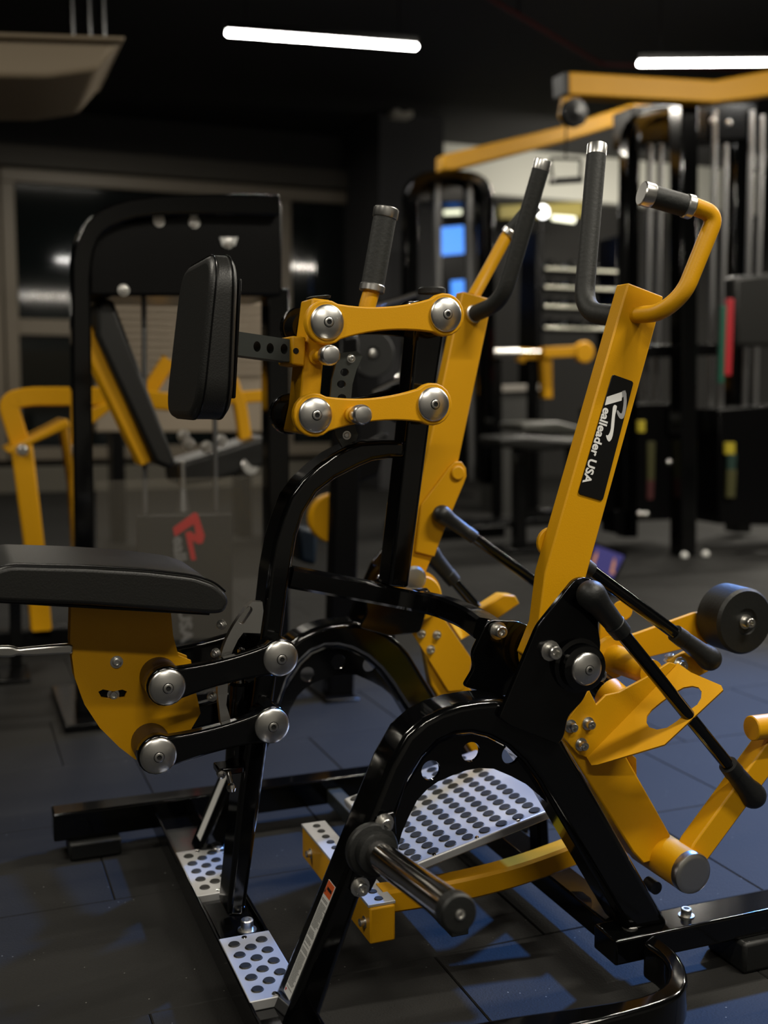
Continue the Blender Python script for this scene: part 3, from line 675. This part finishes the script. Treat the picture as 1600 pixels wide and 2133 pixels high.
# far side lever and guard seen through the frame
prism('guard_plate', [(1.104,0.624),(1.151,0.618),(1.24,0.492),(1.228,0.435),(1.213,0.413),(1.172,0.414),(1.071,0.574)], 2.55, 2.556, YEL, rm, .0015)
for h in [(1.095,0.572),(1.138,0.566),(1.121,0.529)]: cap_bolt((h[0], 2.55, h[1]), (0, -1, 0), rm, .008, .012)
plate3d('guard_flap', [(1.1622,2.556,0.6137),(1.2464,2.6297,0.5823),(1.3019,2.6612,0.5392),(1.211,2.56,0.5448)], .005, YEL, rm)
prism('weight_arm', [(1.286,0.612),(1.354,0.648),(1.391,0.643),(1.405,0.62),(1.343,0.585),(1.286,0.567)], 2.60, 2.645, YEL, rm, .004)
prism('lever_beam', [(1.109,0.544),(1.224,0.447),(1.324,0.258),(1.254,0.228),(1.13,0.431)], 2.565, 2.60, YEL, rm, .004)
# ------------------------------------------------------------------ BACKGROUND GYM
def lamp(c, ang, L, label, emit=True, w=.055):
    t = thing('tube_lamp', label, 'lamp', c, 'ceiling tube lamps')
    h = box('housing', (c[0] - L / 2, c[1] - w / 2 - .01, c[2] + .004), (c[0] + L / 2, c[1] + w / 2 + .01, c[2] + .05), BLKM, t, .004)
    if emit:
        d = box('diffuser', (c[0] - L / 2, c[1] - w / 2, c[2] - .03), (c[0] + L / 2, c[1] + w / 2, c[2] + .004), mat('led_diffuser', (.9, .9, .9), .5, emit=(1, .97, .90), estr=42), t, .015)
    for s in (-.4, .4): cyl('hanger', (c[0] + s * L, c[1], c[2] + .05), (c[0] + s * L, c[1], 5.4), .004, BLKM, t, 8)
    t.rotation_euler = (0, 0, ang); return t
lamp((2.54, 7.7, 3.70), -.14, 1.37, 'white tube lamp hanging over the chest pad, left of the two lit ceiling tubes')
lamp((5.66, 7.05, 3.70), -.40, 1.60, 'white tube lamp above the yellow pulley boom, right of the two lit ceiling tubes')
# ceiling cassette at the top left
cs = thing('ceiling_unit', 'beige tapered ceiling unit hanging at the top left', 'air conditioner', [(0.444,6.3,2.956)][0])
CRM = mat('cream_plastic', (.30, .24, .165), .5)
prism('casing', [(-0.068,3.019),(0.935,3.102),(0.788,2.924),(0.538,2.863),(-0.076,2.806)], 6.3, 7.3, CRM, cs, .03, seg=3)
prism('top_lip', [(-0.078,3.026),(0.942,3.107),(0.931,3.083),(-0.068,2.999)], 6.25, 7.35, CRM, cs, .01)
for px in [(0.72,3.231),(0.815,3.241),(0.896,3.251)]: cyl('hanger', (px[0], 6.8, px[1] - .02), (px[0], 6.8, 5.4), .02, BLKM, cs, 10)
# camera on the column
c = [(5.314,13.19,4.757)][0]
t = thing('wall_speaker', 'small grey box fixed high on the dark column', 'speaker', c)
box('body', (c[0] - .13, 12.98, c[2] - .13), (c[0] + .13, 13.2, c[2] + .13), mat('grey_plastic', (.40, .38, .33), .5), t, .02)
lathe('driver', (c[0], 12.98, c[2]), (0, -1, 0), [(0, .08), (.01, .08), (.005, .06), (.0, 0)], BLKM, t, 20)
# red pipe under the ceiling
tag(tube('sprinkler_pipe', [(3.9, 8.2, 4.4), (6.0, 9.6, 4.4), (9.5, 8.6, 4.4)], .02, mat('red_pipe', (.05, .004, .004), .6), None, 12, .1), 'thin dark red pipe running under the black ceiling', 'pipe')

# ---- left: tower machine with weight stack shield
tw = thing('tower_machine', 'black weight stack tower machine with a red logo shield, behind the seat', 'exercise machine', (.6, 4.1, 0))
tp = chaik([(0.378,0.022),(0.396,1.614),(0.418,1.726),(0.458,1.788),(0.515,1.835),(0.637,1.876),(0.858,1.9),(1.151,1.914)], 1)
tpi = chaik([(1.15,1.836),(0.857,1.826),(0.652,1.807),(0.552,1.772),(0.499,1.73),(0.475,1.667),(0.462,1.552),(0.448,0.014)], 1)
prism('upright', tp + tpi, 4.0, 4.09, BLK, tw, .01, seg=3)
prism('top_shroud', [(0.47,1.771),(1.174,1.898),(1.171,1.553),(0.464,1.53)], 4.06, 4.5, BLKM, tw, .01)
for h in [(0.715,1.802),(0.842,1.804),(0.584,1.554),(0.965,1.739)]: cap_bolt((h[0], 4.058, h[1]), (0, -1, 0), tw, .014, .012)
prism('brand_mark', [(0.933,1.756),(1.001,1.759),(0.99,1.728),(0.967,1.74),(0.943,1.725)], 4.05, 4.06, WHITE, tw, 0)
prism('rear_upright', [(1.177,1.604),(1.271,1.608),(1.256,-0.064),(1.17,-0.056)], 4.3, 4.4, BLK, tw, .008)
prism('foot', [(0.325,0.028),(0.467,0.03),(0.466,-0.009),(0.327,-0.008)], 3.92, 4.5, BLKM, tw, .006)
prism('base', [(0.376,0.075),(1.161,0.079),(1.169,0.022),(0.378,0.022)], 4.02, 4.1, BLKM, tw, .006)
prism('backrest_pad', [(0.504,1.528),(0.559,1.53),(0.777,0.93),(0.755,0.902),(0.697,0.932),(0.494,1.398)], 4.15, 4.45, LEATH, tw, .02, seg=3)
prism('backrest_frame', [(0.475,1.467),(0.494,1.415),(0.694,0.932),(0.654,0.915),(0.472,1.324)], 4.2, 4.34, YEL, tw, .006)
for a, b in ([(0.686,4.25,1.543),(0.672,4.25,0.728)], [(0.953,4.25,1.552),(0.946,4.25,0.728)]): cyl('guide_rod', a, b, .010, mat('grey_steel', (.22, .22, .22), .35, .8), tw, 12)
cyl('selector_rod', [(0.818,4.25,0.927)][0], [(0.819,4.25,0.782)][0], .012, STEEL, tw, 12)
lathe('selector_cone', [(0.818,4.25,0.735)][0], (0, 0, 1), [(0, .026), (.05, .018), (.09, .012)], mat('grey_steel', (0, 0, 0)), tw, 16)
sh = prism('stack_shield', [(0.62,0.739),(0.979,0.734),(0.972,0.224),(0.616,0.244)], 4.1, 4.12, mat('shield_grey', (.016, .017, .016), .5), tw, .004)
R2 = [(0.75,0.689),(0.832,0.745),(0.843,0.74),(0.868,0.657),(0.861,0.628),(0.844,0.625),(0.821,0.641),(0.834,0.565),(0.816,0.566),(0.796,0.669),(0.816,0.674),(0.836,0.658),(0.829,0.702),(0.756,0.658)]
prism('logo_mark', R2, 4.094, 4.099, RED, sh, 0)
q0 = Vector([(0.751,4.097,0.657)][0]); q1 = Vector([(0.774,4.097,0.25)][0]); q2 = Vector([(0.796,4.097,0.656)][0])
text_mesh('logo_lettering', 'ealleader USA', .062, uvn(q0, q1 - q0, q2 - q0), GREYP, sh, .002, 1., (q1 - q0).length)
ACR = mat('clear_acrylic', (.30, .27, .22), .08)
nt = ACR.node_tree; b = nt.nodes['Principled BSDF']; b.inputs['Alpha'].default_value = .10
prism('clear_cover', [(0.47,0.878),(1.076,0.881),(1.072,0.264),(0.462,0.296)], 4.03, 4.036, ACR, tw, 0)
# ---- far left: yellow lever machine
lm = thing('lever_machine', 'yellow bent-tube lever machine at the left behind the tower', 'exercise machine', (.0, 5.4, 0))
bar('lever_arm', [[(0.282,5.3,0.963)][0], [(0.23,5.3,1.157)][0], [(0.326,5.3,1.179)][0], [(0.735,5.3,1.179)][0], [(1.062,5.3,1.142)][0]], .07, .085, YEL, lm, .10)
prism('leg', [(0.239,0.935),(0.33,0.966),(0.366,0.519),(0.391,0.073),(0.298,0.08),(0.279,0.523)], 5.2, 5.28, YEL, lm, .008)
prism('leg', [(0.483,1.026),(0.524,1.044),(0.548,0.747),(0.589,0.048),(0.542,0.052),(0.516,0.748)], 5.6, 5.68, YEL, lm, .008)
prism('top_bar', [(0.211,0.94),(0.483,1.079),(0.499,1.044),(0.33,0.966),(0.234,0.918)], 5.2, 5.6, YEL, lm, .008)
h = [(0.286,0.941)][0]; cap_bolt((h[0], 5.2, h[1]), (0, -1, 0), lm, .018, .02)
prism('side_bar', [(0.589,1.122),(0.697,1.161),(0.7,1.13),(0.587,1.042)], 5.25, 5.32, YEL, lm, .006)
bar('press_arm', [[(0.885,5.4,1.205)][0], [(0.952,5.4,1.308)][0], [(0.985,5.4,1.355)][0]], .06, .07, YEL, lm, .03)
bar('press_arm', [[(1.287,5.4,1.264)][0], [(1.333,5.4,1.134)][0], [(1.356,5.4,0.967)][0]], .06, .06, YEL, lm, .03)
bar('press_arm', [[(1.261,5.4,1.17)][0], [(1.445,5.4,1.182)][0]], .05, .06, YEL, lm, .0)
prism('seat', [(0.976,0.861),(1.234,0.937),(1.423,0.993),(1.426,0.851),(1.161,0.775),(0.985,0.757)], 5.2, 5.55, LEATH, lm, .02, seg=3)
cyl('roller_end', [(1.332,5.2,0.847)][0], [(1.305,5.3,0.823)][0], .045, STEEL, lm, 20)
for h in [(1.01,0.995),(1.034,0.956),(1.188,0.97),(1.119,0.939)]: cap_bolt((h[0], 5.2, h[1]), (0, -1, 0), lm, .02, .03)
prism('post', [(0.194,0.475),(0.243,0.472),(0.232,0.007),(0.186,0.011)], 4.8, 4.87, BLK, lm, .006)
prism('foot', [(0.135,0.022),(0.263,0.017),(0.262,-0.016),(0.134,-0.009)], 4.7, 5.0, BLKM, lm, .006)
box('base', (-.4, 5.2, .03), (1.2, 5.3, .12), BLKM, lm, .008)
# slatted pale cabinet seen under the tower
sl_ = thing('slatted_cabinet', 'pale slatted cabinet seen between the tower rods and the chest pad', 'cabinet', (2.0, 9.0, 0))
BEIGE = mat('beige_board', (.32, .26, .19), .6)
c0 = [(1.082,1.974),(2.429,1.98),(2.416,0.89),(1.054,0.905)]
prism('carcass', c0, 9.03, 9.4, BEIGE, sl_, .01)
xa, xb = c0[0][0], c0[1][0]; zt = c0[0][1]
for i in range(11): box('slat', (xa, 9.0, zt - .06 - i * .055), (xb, 9.03, zt - .022 - i * .055), BEIGE, sl_, .004)
for i in range(2): box('leg', (xa + .1 + i * (xb - xa - .3), 9.05, 0), (xa + .2 + i * (xb - xa - .3), 9.35, c0[2][1] + .01), BLKM, sl_, .01)
# ---- press machine seen through the arch
pm = thing('press_machine', 'black press machine with yellow disc, seen through the central arch', 'exercise machine', (1.3, 4.0, 0))
prism('upright', [(1.378,1.405),(1.455,1.407),(1.462,0.93),(1.431,-0.024),(1.324,-0.013),(1.36,0.933)], 4.0, 4.08, BLKM, pm, .01)
prism('foot', [(1.301,0.018),(1.439,0.008),(1.439,-0.034),(1.3,-0.028)], 3.95, 4.4, BLKM, pm, .006)
c = [(1.417,0.689)][0]; lathe('cam_disc', (c[0], 4.25, c[1]), (0, -1, 0), [(0, .095), (.01, .10), (.05, .10), (.06, .095), (.06, 0)], YEL, pm, 36)
prism('brace', [(1.428,0.921),(1.656,1.034),(1.614,0.858),(1.51,0.822)], 4.2, 4.26, BLKM, pm, .01)
c = [(1.568,1.347)][0]; w = lathe('weight_disc', (c[0], 4.2, c[1]), (0, -1, 0), [(0, .09), (.006, .096), (.04, .096), (.046, .09), (.046, .03), (.04, .028), (.04, 0)], RUB, pm, 36)
lathe('hub_cap', (c[0], 4.154, c[1]), (0, -1, 0), [(0, .016), (.01, .015), (.014, 0)], STEEL, w, 16)
cyl('roller', [(1.715,4.1,1.341)][0], [(1.699,4.1,1.227)][0], .035, CHROME, pm, 20)
bar('hook_bar', [[(1.545,4.1,1.193)][0], [(1.657,4.1,1.246)][0], [(1.719,4.1,1.341)][0]], .03, .02, CHROME, pm, .03)
prism('side_pad', [(1.336,0.636),(1.436,0.611),(1.424,0.457),(1.348,0.482)], 4.45, 4.6, mat('blue_pad', (.006, .018, .035), .5), pm, .02)
bar('top_lever', [[(1.535,4.1,1.525)][0], [(1.667,4.1,1.562)][0], [(1.729,4.1,1.583)][0]], .03, .02, CHROME, pm, .03)
# ---- centre: cable column with arched top
cc = thing('cable_column', 'black arched cable column with pale guide rods in front of the blue screen', 'exercise machine', (5.0, 8.5, 0))
ao = chaik([(3.506,0.452),(3.501,2.762),(3.526,2.897),(3.611,2.991),(3.752,3.032),(4.056,3.054),(4.202,3.025),(4.283,2.937),(4.312,2.794),(4.339,0.429)], 1)
ai = chaik([(4.229,0.432),(4.205,2.767),(4.186,2.892),(4.123,2.958),(4.034,2.975),(3.774,2.957),(3.679,2.919),(3.628,2.847),(3.612,2.75),(3.62,0.449)], 1)
prism('frame', ao + ai, 8.5, 8.62, BLK, cc, .012)
GREY = mat('grey_steel', (0, 0, 0))
for a, b in ([(3.818,8.6,2.954),(3.858,8.6,0.476)], [(4.118,8.6,2.975),(4.158,8.6,0.468)]): cyl('guide_rod', a, b, .035, GREY, cc, 14)
prism('top_shroud', [(3.653,2.974),(4.261,3.016),(4.263,2.826),(3.654,2.788)], 8.62, 8.9, BLKM, cc, .01)
prism('weight_stack', [(3.781,1.692),(4.229,1.701),(4.241,0.466),(3.787,0.478)], 8.63, 8.95, BLKM, cc, .01)
box('base', ([(3.506,0.493)][0][0], 8.3, 0), ([(4.339,0.47)][0][0], 9.0, .1), BLKM, cc, .01)
# blue screen on the far wall
bs = thing('blue_screen', 'blue lit screen seen between the guide rods of the arched cable column', 'screen', [(5.528,12.0,3.015)][0])
prism('panel', [(5.379,3.172),(5.675,3.211),(5.696,2.199),(5.409,2.169)], 12.0, 12.06, BLKM, bs, .01)
BLUE = mat('blue_display', (.02, .08, .3), .4, emit=(.06, .28, .95), estr=.75)
prism('display', [(5.381,3.149),(5.664,3.187),(5.673,2.866),(5.389,2.831)], 11.98, 12.0, BLUE, bs, 0); prism('display', [(5.514,2.544),(5.676,2.561),(5.684,2.243),(5.522,2.221)], 11.98, 12.0, BLUE, bs, 0)
q = [(5.539,12.0,2.239)][0]; box('stand', (q[0] - .04, 12.02, 0), (q[0] + .04, 12.05, q[2]), BLKM, bs, .005); box('stand_base', (q[0] - .25, 11.9, 0), (q[0] + .25, 12.2, .03), BLKM, bs, .005)
# ---- right: multi station with yellow booms
ms = thing('multi_station', 'large black cable multi station with yellow overhead booms at the right', 'exercise machine', (6.0, 7.0, 0))
prism('boom', [(3.884,3.32),(5.053,3.382),(5.675,3.535),(5.933,3.595),(5.942,3.421),(5.346,3.287),(5.058,3.233),(3.887,3.173)], 6.6, 6.75, YEL, ms, .012)
prism('boom_cap', [(3.84,3.312),(3.884,3.32),(3.887,3.173),(3.85,3.172)], 6.6, 6.75, RUB, ms, .006)
prism('boom', [(3.607,3.043),(4.667,3.351),(5.319,3.591),(5.789,3.69),(5.792,3.593),(5.369,3.473),(4.736,3.251),(3.694,2.934),(3.608,2.928)], 8.0, 8.15, YEL, ms, .012)
c = [(3.921,3.056)][0]; w = lathe('pulley', (c[0], 6.62, c[1]), (0, -1, 0), [(0, .092), (.012, .092), (.02, .082), (.03, .082), (.038, .092), (.05, .092), (.052, .02), (.056, 0)], BLKM, ms, 30)
prism('pulley_bracket', [(3.869,3.179),(3.994,3.185),(3.951,3.097),(3.917,2.979),(3.85,3.042)], 6.63, 6.69, YEL, ms, .008)
cyl('cable', [(3.88,6.62,2.976)][0], [(3.877,6.62,2.764)][0], .006, BLKM, ms, 8)
hn = tube('stirrup', [[(3.773,6.6,2.597)][0], [(3.749,6.6,2.751)][0], [(3.983,6.6,2.762)][0], [(3.979,6.6,2.618)][0]], .010, BLKM, ms, 10, .02)
cyl('stirrup_grip', [(3.752,6.6,2.602)][0], [(3.993,6.6,2.631)][0], .022, RUB, ms, 16); lathe('stirrup_knob', [(3.754,6.58,2.611)][0], (0, -1, 0), [(0, .016), (.02, .016), (.026, .008), (.026, 0)], STEEL, ms, 14)
prism('upright', chaik([(4.788,0.102),(4.736,3.048),(4.758,3.181),(4.831,3.277),(4.956,3.337),(5.212,3.389)], 1) + [(5.215,3.298),(5.001,3.258),(4.917,3.215),(4.86,3.141),(4.855,3.022),(4.919,0.096)], 7.2, 7.32, BLK, ms, .012)
prism('upright', [(4.885,3.28),(5.032,3.294),(5.131,-0.004),(4.993,0.003)], 6.75, 6.9, BLK, ms, .012)
prism('upright', [(6.012,3.594),(6.185,3.61),(6.335,0.026),(6.164,0.033)], 7.6, 7.75, BLK, ms, .012)
prism('top_shroud', [(4.862,3.363),(5.211,3.417),(6.015,3.497),(6.027,3.225),(5.572,3.169),(5.134,3.115),(4.87,3.086)], 7.33, 7.6, BLKM, ms, .01)
rods = [(5.237,7.3,3.376),(5.276,7.3,0.907),(5.349,7.3,3.333),(5.385,7.3,0.905),(5.597,7.3,3.391),(5.634,7.3,0.903),(5.706,7.3,3.147),(5.737,7.3,0.902),(5.949,7.3,3.423),(5.973,7.3,0.899),(6.048,7.3,3.396),(6.079,7.3,0.898),(5.007,7.3,3.09),(5.028,7.3,1.17),(5.102,7.3,3.098),(5.125,7.3,1.17)]
for i in range(0, len(rods), 2): cyl('guide_rod', rods[i], rods[i + 1], .022, GREY, ms, 12)
for (nm, pts, y) in (('weight_stack', [(4.633,1.097),(4.924,1.126),(5.323,1.133),(5.344,0.205),(4.654,0.214)], 7.34), ('weight_stack', [(5.487,1.095),(6.162,1.124),(6.357,1.123),(6.403,0.143),(5.519,0.198)], 7.0)):
    o = prism(nm, pts, y, y + .3, BLKM, ms, .01)
YT = mat('yellow_tag', (.40, .32, .02), .5); GT = mat('green_tag', (.008, .03, .022), .6); OT = mat('olive_tag', (.05, .048, .012), .6)
for (a, m) in (([(4.732,1.007),(4.791,1.007),(4.793,0.921),(4.734,0.922)], YT), ([(5.524,0.832),(5.615,0.831),(5.618,0.741),(5.528,0.743)], YT), ([(5.555,0.746),(5.632,0.745),(5.627,0.622),(5.555,0.624)], GT), ([(5.555,0.624),(5.637,0.622),(5.631,0.405),(5.554,0.408)], OT), ([(4.825,0.849),(4.884,0.848),(4.884,0.56),(4.833,0.561)], OT), ([(4.833,0.561),(4.884,0.56),(4.88,0.415),(4.833,0.417)], mat('dull_red_tag', (.06, .012, .012), .6))):
    prism('tag', a, 6.96, 6.985, m, ms, .002)
prism('side_pad', [(5.438,2.071),(5.79,2.11),(5.815,1.561),(5.468,1.555)], 6.8, 6.95, LEATH, ms, .03, seg=3)
prism('shelf', [(4.716,1.553),(5.06,1.573),(5.397,1.579),(5.4,1.494),(4.719,1.467)], 6.92, 7.2, BLKM, ms, .008)
o = prism('base_rail', [(4.494,-0.013),(6.064,0.007),(6.068,-0.091),(4.496,-0.105)], 6.75, 6.85, BLKM, ms, .006)
for h in [(5.01,0.013),(5.199,0.014)]: lathe('bolt', (h[0], 6.75, h[1]), (0, -1, 0), [(0, .026), (.02, .026), (.03, .01), (.03, 0)], WHITE, o, 16)
for h in [(5.189,0.358),(4.964,0.697),(4.716,0.319),(4.768,0.314),(5.265,3.192),(5.405,3.187)]: lathe('bolt', (h[0], 6.9, h[1]), (0, -1, 0), [(0, .022), (.02, .022), (.03, .01), (.03, 0)], STEEL, ms, 14)
prism('foot_post', [(4.705,0.321),(4.835,0.316),(4.84,0.13),(4.71,0.136)], 7.2, 7.4, BLKM, ms, .006)
# hanging resistance bands
for (nm, px, m, lb) in (('resistance_band', [(5.217,1.883),(5.276,1.885),(5.273,1.336),(5.213,1.336)], mat('band_red', (.36, .012, .02), .5), 'red resistance band hanging on the multi station'),
                        ('resistance_band', [(5.173,1.834),(5.211,1.835),(5.207,1.281),(5.169,1.28)], mat('band_green', (.008, .09, .055), .5), 'dark green resistance band hanging beside the red one')):
    o = prism(nm, px, 6.6, 6.63, m, None, .004); tag(o, lb, 'resistance band', 'resistance bands')
# ---- middle: dumbbell rack, bar rack, bench
dr = thing('dumbbell_rack', 'dark rack of pale-handled dumbbells between the two padded handles', 'rack', (6.6, 10.5, 0))
pts = [(5.829,2.835),(6.897,2.889),(6.96,0.478),(5.867,0.5)]
xa, xb = pts[0][0], pts[1][0]
for x in (xa, xb - .08): box('upright', (x, 10.5, 0), (x + .08, 10.9, pts[0][1] + .1), BLKM, dr, .01)
LBL = ['top', 'second', 'third', 'lowest']
PALE = mat('pale_chrome', (.62, .62, .52), .25, .7)
for k, q in enumerate([(6.302,10.5,2.545),(6.306,10.5,2.353),(6.31,10.5,2.149),(6.314,10.5,1.924)]):
    z = q[2]
    box('shelf', (xa + .08, 10.5, z - .03), (xb - .08, 10.9, z), BLKM, dr, .005)
    box('shelf_rail', (xa + .08, 10.46, z - .02), (xb - .08, 10.5, z + .012), PALE, dr, .008)
    for i in range(3):
        x = xa + .2 + i * .27
        t = thing('dumbbell', '%s hex dumbbell on the %s shelf of the dumbbell rack' % (('left', 'middle', 'right')[i], LBL[k]), 'dumbbell', (x, 10.68, z), 'dumbbells on the rack')
        cyl('handle', (x, 10.60, z + .055), (x, 10.80, z + .055), .018, PALE, t, 12)
        lathe('head', (x, 10.54, z + .055), (0, 1, 0), [(0, .045), (.01, .055), (.06, .055), (.07, .045)], BLKM, t, 6); lathe('head', (x, 10.79, z + .055), (0, 1, 0), [(0, .045), (.01, .055), (.06, .055), (.07, .045)], BLKM, t, 6)
rk = thing('bar_rack', 'yellow bar rack with a chrome bar, behind the far arm', 'rack', (5.5, 9.0, 0))
cyl('bar', [(4.446,9.0,1.573)][0], [(5.138,9.0,1.592)][0], .022, CHROME, rk, 16); cyl('sleeve', [(4.523,9.0,1.574)][0], [(4.815,9.0,1.582)][0], .045, STEEL, rk, 20)
prism('hook', [(4.814,1.621),(5.022,1.616),(5.023,1.529),(4.894,1.527),(4.875,1.492),(4.816,1.509)], 9.0, 9.06, YEL, rk, .006)
prism('post', [(5.052,1.63),(5.162,1.631),(5.18,1.17),(5.09,1.17)], 9.0, 9.08, YEL, rk, .008); prism('arm', [(5.052,1.634),(5.441,1.658),(5.443,1.561),(5.053,1.538)], 8.95, 9.0, YEL, rk, .006)
c = [(5.479,1.597)][0]; lathe('disc', (c[0], 9.0, c[1]), (0, -1, 0), [(0, .09), (.01, .10), (.05, .10), (.06, .09), (.06, 0)], YEL, rk, 28)
c = [(4.411,1.273)][0]; lathe('disc', (c[0], 9.0, c[1]), (0, -1, 0), [(0, .08), (.01, .09), (.05, .09), (.06, .08), (.06, 0)], YEL, rk, 28)
prism('leg', [(4.972,1.607),(5.052,1.608),(5.078,0.035),(4.997,0.038)], 9.06, 9.14, BLKM, rk, .006); prism('leg', [(4.61,1.558),(4.678,1.559),(4.697,0.073),(4.628,0.075)], 9.06, 9.14, BLKM, rk, .006)
box('base', ([(4.368,0.173)][0][0], 8.9, 0), ([(5.552,0.13)][0][0], 9.2, .06), BLKM, rk, .006)
bn = thing('weight_bench', 'black padded bench on one post in the aisle behind the near arm', 'bench', (4.1, 7.6, 0))
prism('seat_pad', [(3.744,0.889),(3.971,0.897),(4.356,0.867),(4.527,0.879),(4.529,0.797),(4.106,0.774),(3.761,0.809)], 7.3, 7.65, LEATH, bn, .03, seg=3)
prism('back_pad', [(4.148,0.983),(4.492,0.988),(4.713,0.94),(4.715,0.871),(4.17,0.908)], 7.7, 8.1, mat('grey_leather', (.09, .09, .08), .4), bn, .03, seg=3)
prism('post', [(3.973,0.787),(4.072,0.786),(4.083,0.017),(3.983,0.022)], 7.45, 7.53, BLK, bn, .01); prism('crossbar', [(4.079,0.323),(4.496,0.301),(4.497,0.24),(4.08,0.264)], 7.46, 7.52, BLK, bn, .006)
prism('post', [(4.443,0.798),(4.546,0.797),(4.563,0.001),(4.458,0.006)], 7.45, 7.53, BLK, bn, .01)
box('foot', ([(3.867,0.028)][0][0], 7.3, 0), ([(4.677,-0.012)][0][0], 7.7, .04), BLKM, bn, .01)
cb = thing('step_box', 'grey box with a pale top edge beyond the bench', 'box', [(5.394,10.0,0.437)][0])
prism('body', [(5.17,1.242),(5.587,1.258),(5.609,-0.115),(5.186,-0.107)], 10.0, 10.5, mat('box_grey', (.028, .028, .026), .6), cb, .01); prism('lid', [(5.147,1.3),(5.608,1.316),(5.609,1.248),(5.148,1.233)], 9.96, 10.54, mat('lid_grey', (.20, .185, .165), .5), cb, .008)
rl = thing('ring_lamp', 'small white ring lamp glowing behind the padded inner handles', 'lamp', [(6.448,11.5,3.318)][0])
c = [(6.448,11.5,3.318)][0]
tube('ring', [(c[0] + .06 * math.cos(a * PI / 12), 11.5, c[2] + .06 * math.sin(a * PI / 12)) for a in range(25)], .016, mat('ring_glow', (.9, .9, .9), .5, emit=(1, 1, .97), estr=3), rl, 10, 0)
cyl('pole', (c[0], 11.52, 0), (c[0], 11.52, c[2] - .06), .012, BLKM, rl, 10)
# far pale lamps and yellow band
tag(prism('yellow_sign_band', [(6.957,3.753),(8.258,3.885),(8.262,3.677),(6.959,3.576)], 13.6, 13.65, mat('band_yellow', (.16, .13, .01), .6), None, .01), 'dull yellow band hung on the far wall behind the padded handles', 'sign')
for nm, px, lb in (('wall_lamp', [(7.711,3.655),(8.088,3.652),(8.074,3.573),(7.727,3.592)], 'long pale wall lamp right of the ring lamp'), ('wall_lamp', [(6.03,3.618),(6.355,3.65),(6.355,3.588),(6.03,3.557)], 'pale wall lamp above the blue screen')):
    t = thing(nm, lb, 'lamp', (px[0][0], 13.5, px[0][1]), 'pale wall lamps')
    prism('diffuser', px, 13.5, 13.54, mat('wall_lamp_glow', (.8, .8, .7), .5, emit=(.75, .78, .55), estr=.8), t, .01); prism('back_plate', px, 13.54, 13.6, BLKM, t, 0)
# floor screen
fs = thing('floor_screen', 'small dark-framed screen with a violet picture leaning behind the near arm', 'screen', [(3.621,5.6,0.185)][0])
fr_ = [(3.511,5.6,0.327),(3.754,5.6,0.245),(3.657,5.6,0.058),(3.482,5.6,0.133)]
M0 = [(3.516,5.58,0.306),(3.717,5.58,0.232),(3.63,5.58,0.083),(3.483,5.58,0.153)]
def slab(name, P, th, m, parent):
    P = [Vector(p) for p in P]; V = P + [p + Vector((0, th, 0)) for p in P]
    return build(name, V, [(0, 1, 2, 3), (7, 6, 5, 4), (0, 4, 5, 1), (1, 5, 6, 2), (2, 6, 7, 3), (3, 7, 4, 0)], m, parent)
slab('casing', fr_, .04, BLKM, fs)
sc_ = slab('display', M0, .015, mat('violet_display', (.03, .03, .10), .3, emit=(.035, .030, .11), estr=.55), fs)
ORD = mat('flame_display', (.4, .2, .1), .4, emit=(.35, .14, .07), estr=.4)
for pl_ in ([(3.619,5.575,0.146),(3.631,5.575,0.197),(3.647,5.575,0.231),(3.651,5.575,0.184),(3.639,5.575,0.156),(3.649,5.575,0.127),(3.612,5.575,0.135)], [(3.488,5.575,0.211),(3.504,5.575,0.244),(3.526,5.575,0.277),(3.524,5.575,0.237),(3.511,5.575,0.215),(3.505,5.575,0.181)]):
    build('picture_flame', [Vector(p) for p in pl_], [tuple(range(len(pl_)))], ORD, sc_)
q = [(3.602,5.6,0.114)][0]
cyl('stand', (q[0], 5.66, 0), (q[0], 5.66, q[2]), .02, BLKM, fs, 10)
lathe('stand_base', (q[0], 5.66, 0), (0, 0, 1), [(0, .12), (.015, .12), (.02, .1), (.02, 0)], BLKM, fs, 24)
pipe = bpy.data.objects['sprinkler_pipe']
for (x, y) in ((4.6, 8.67), (7.6, 9.14)):
    h = cyl('pipe_hanger', (x, y, 4.40), (x, y, 5.4), .008, BLKM, None, 8); h.parent = pipe
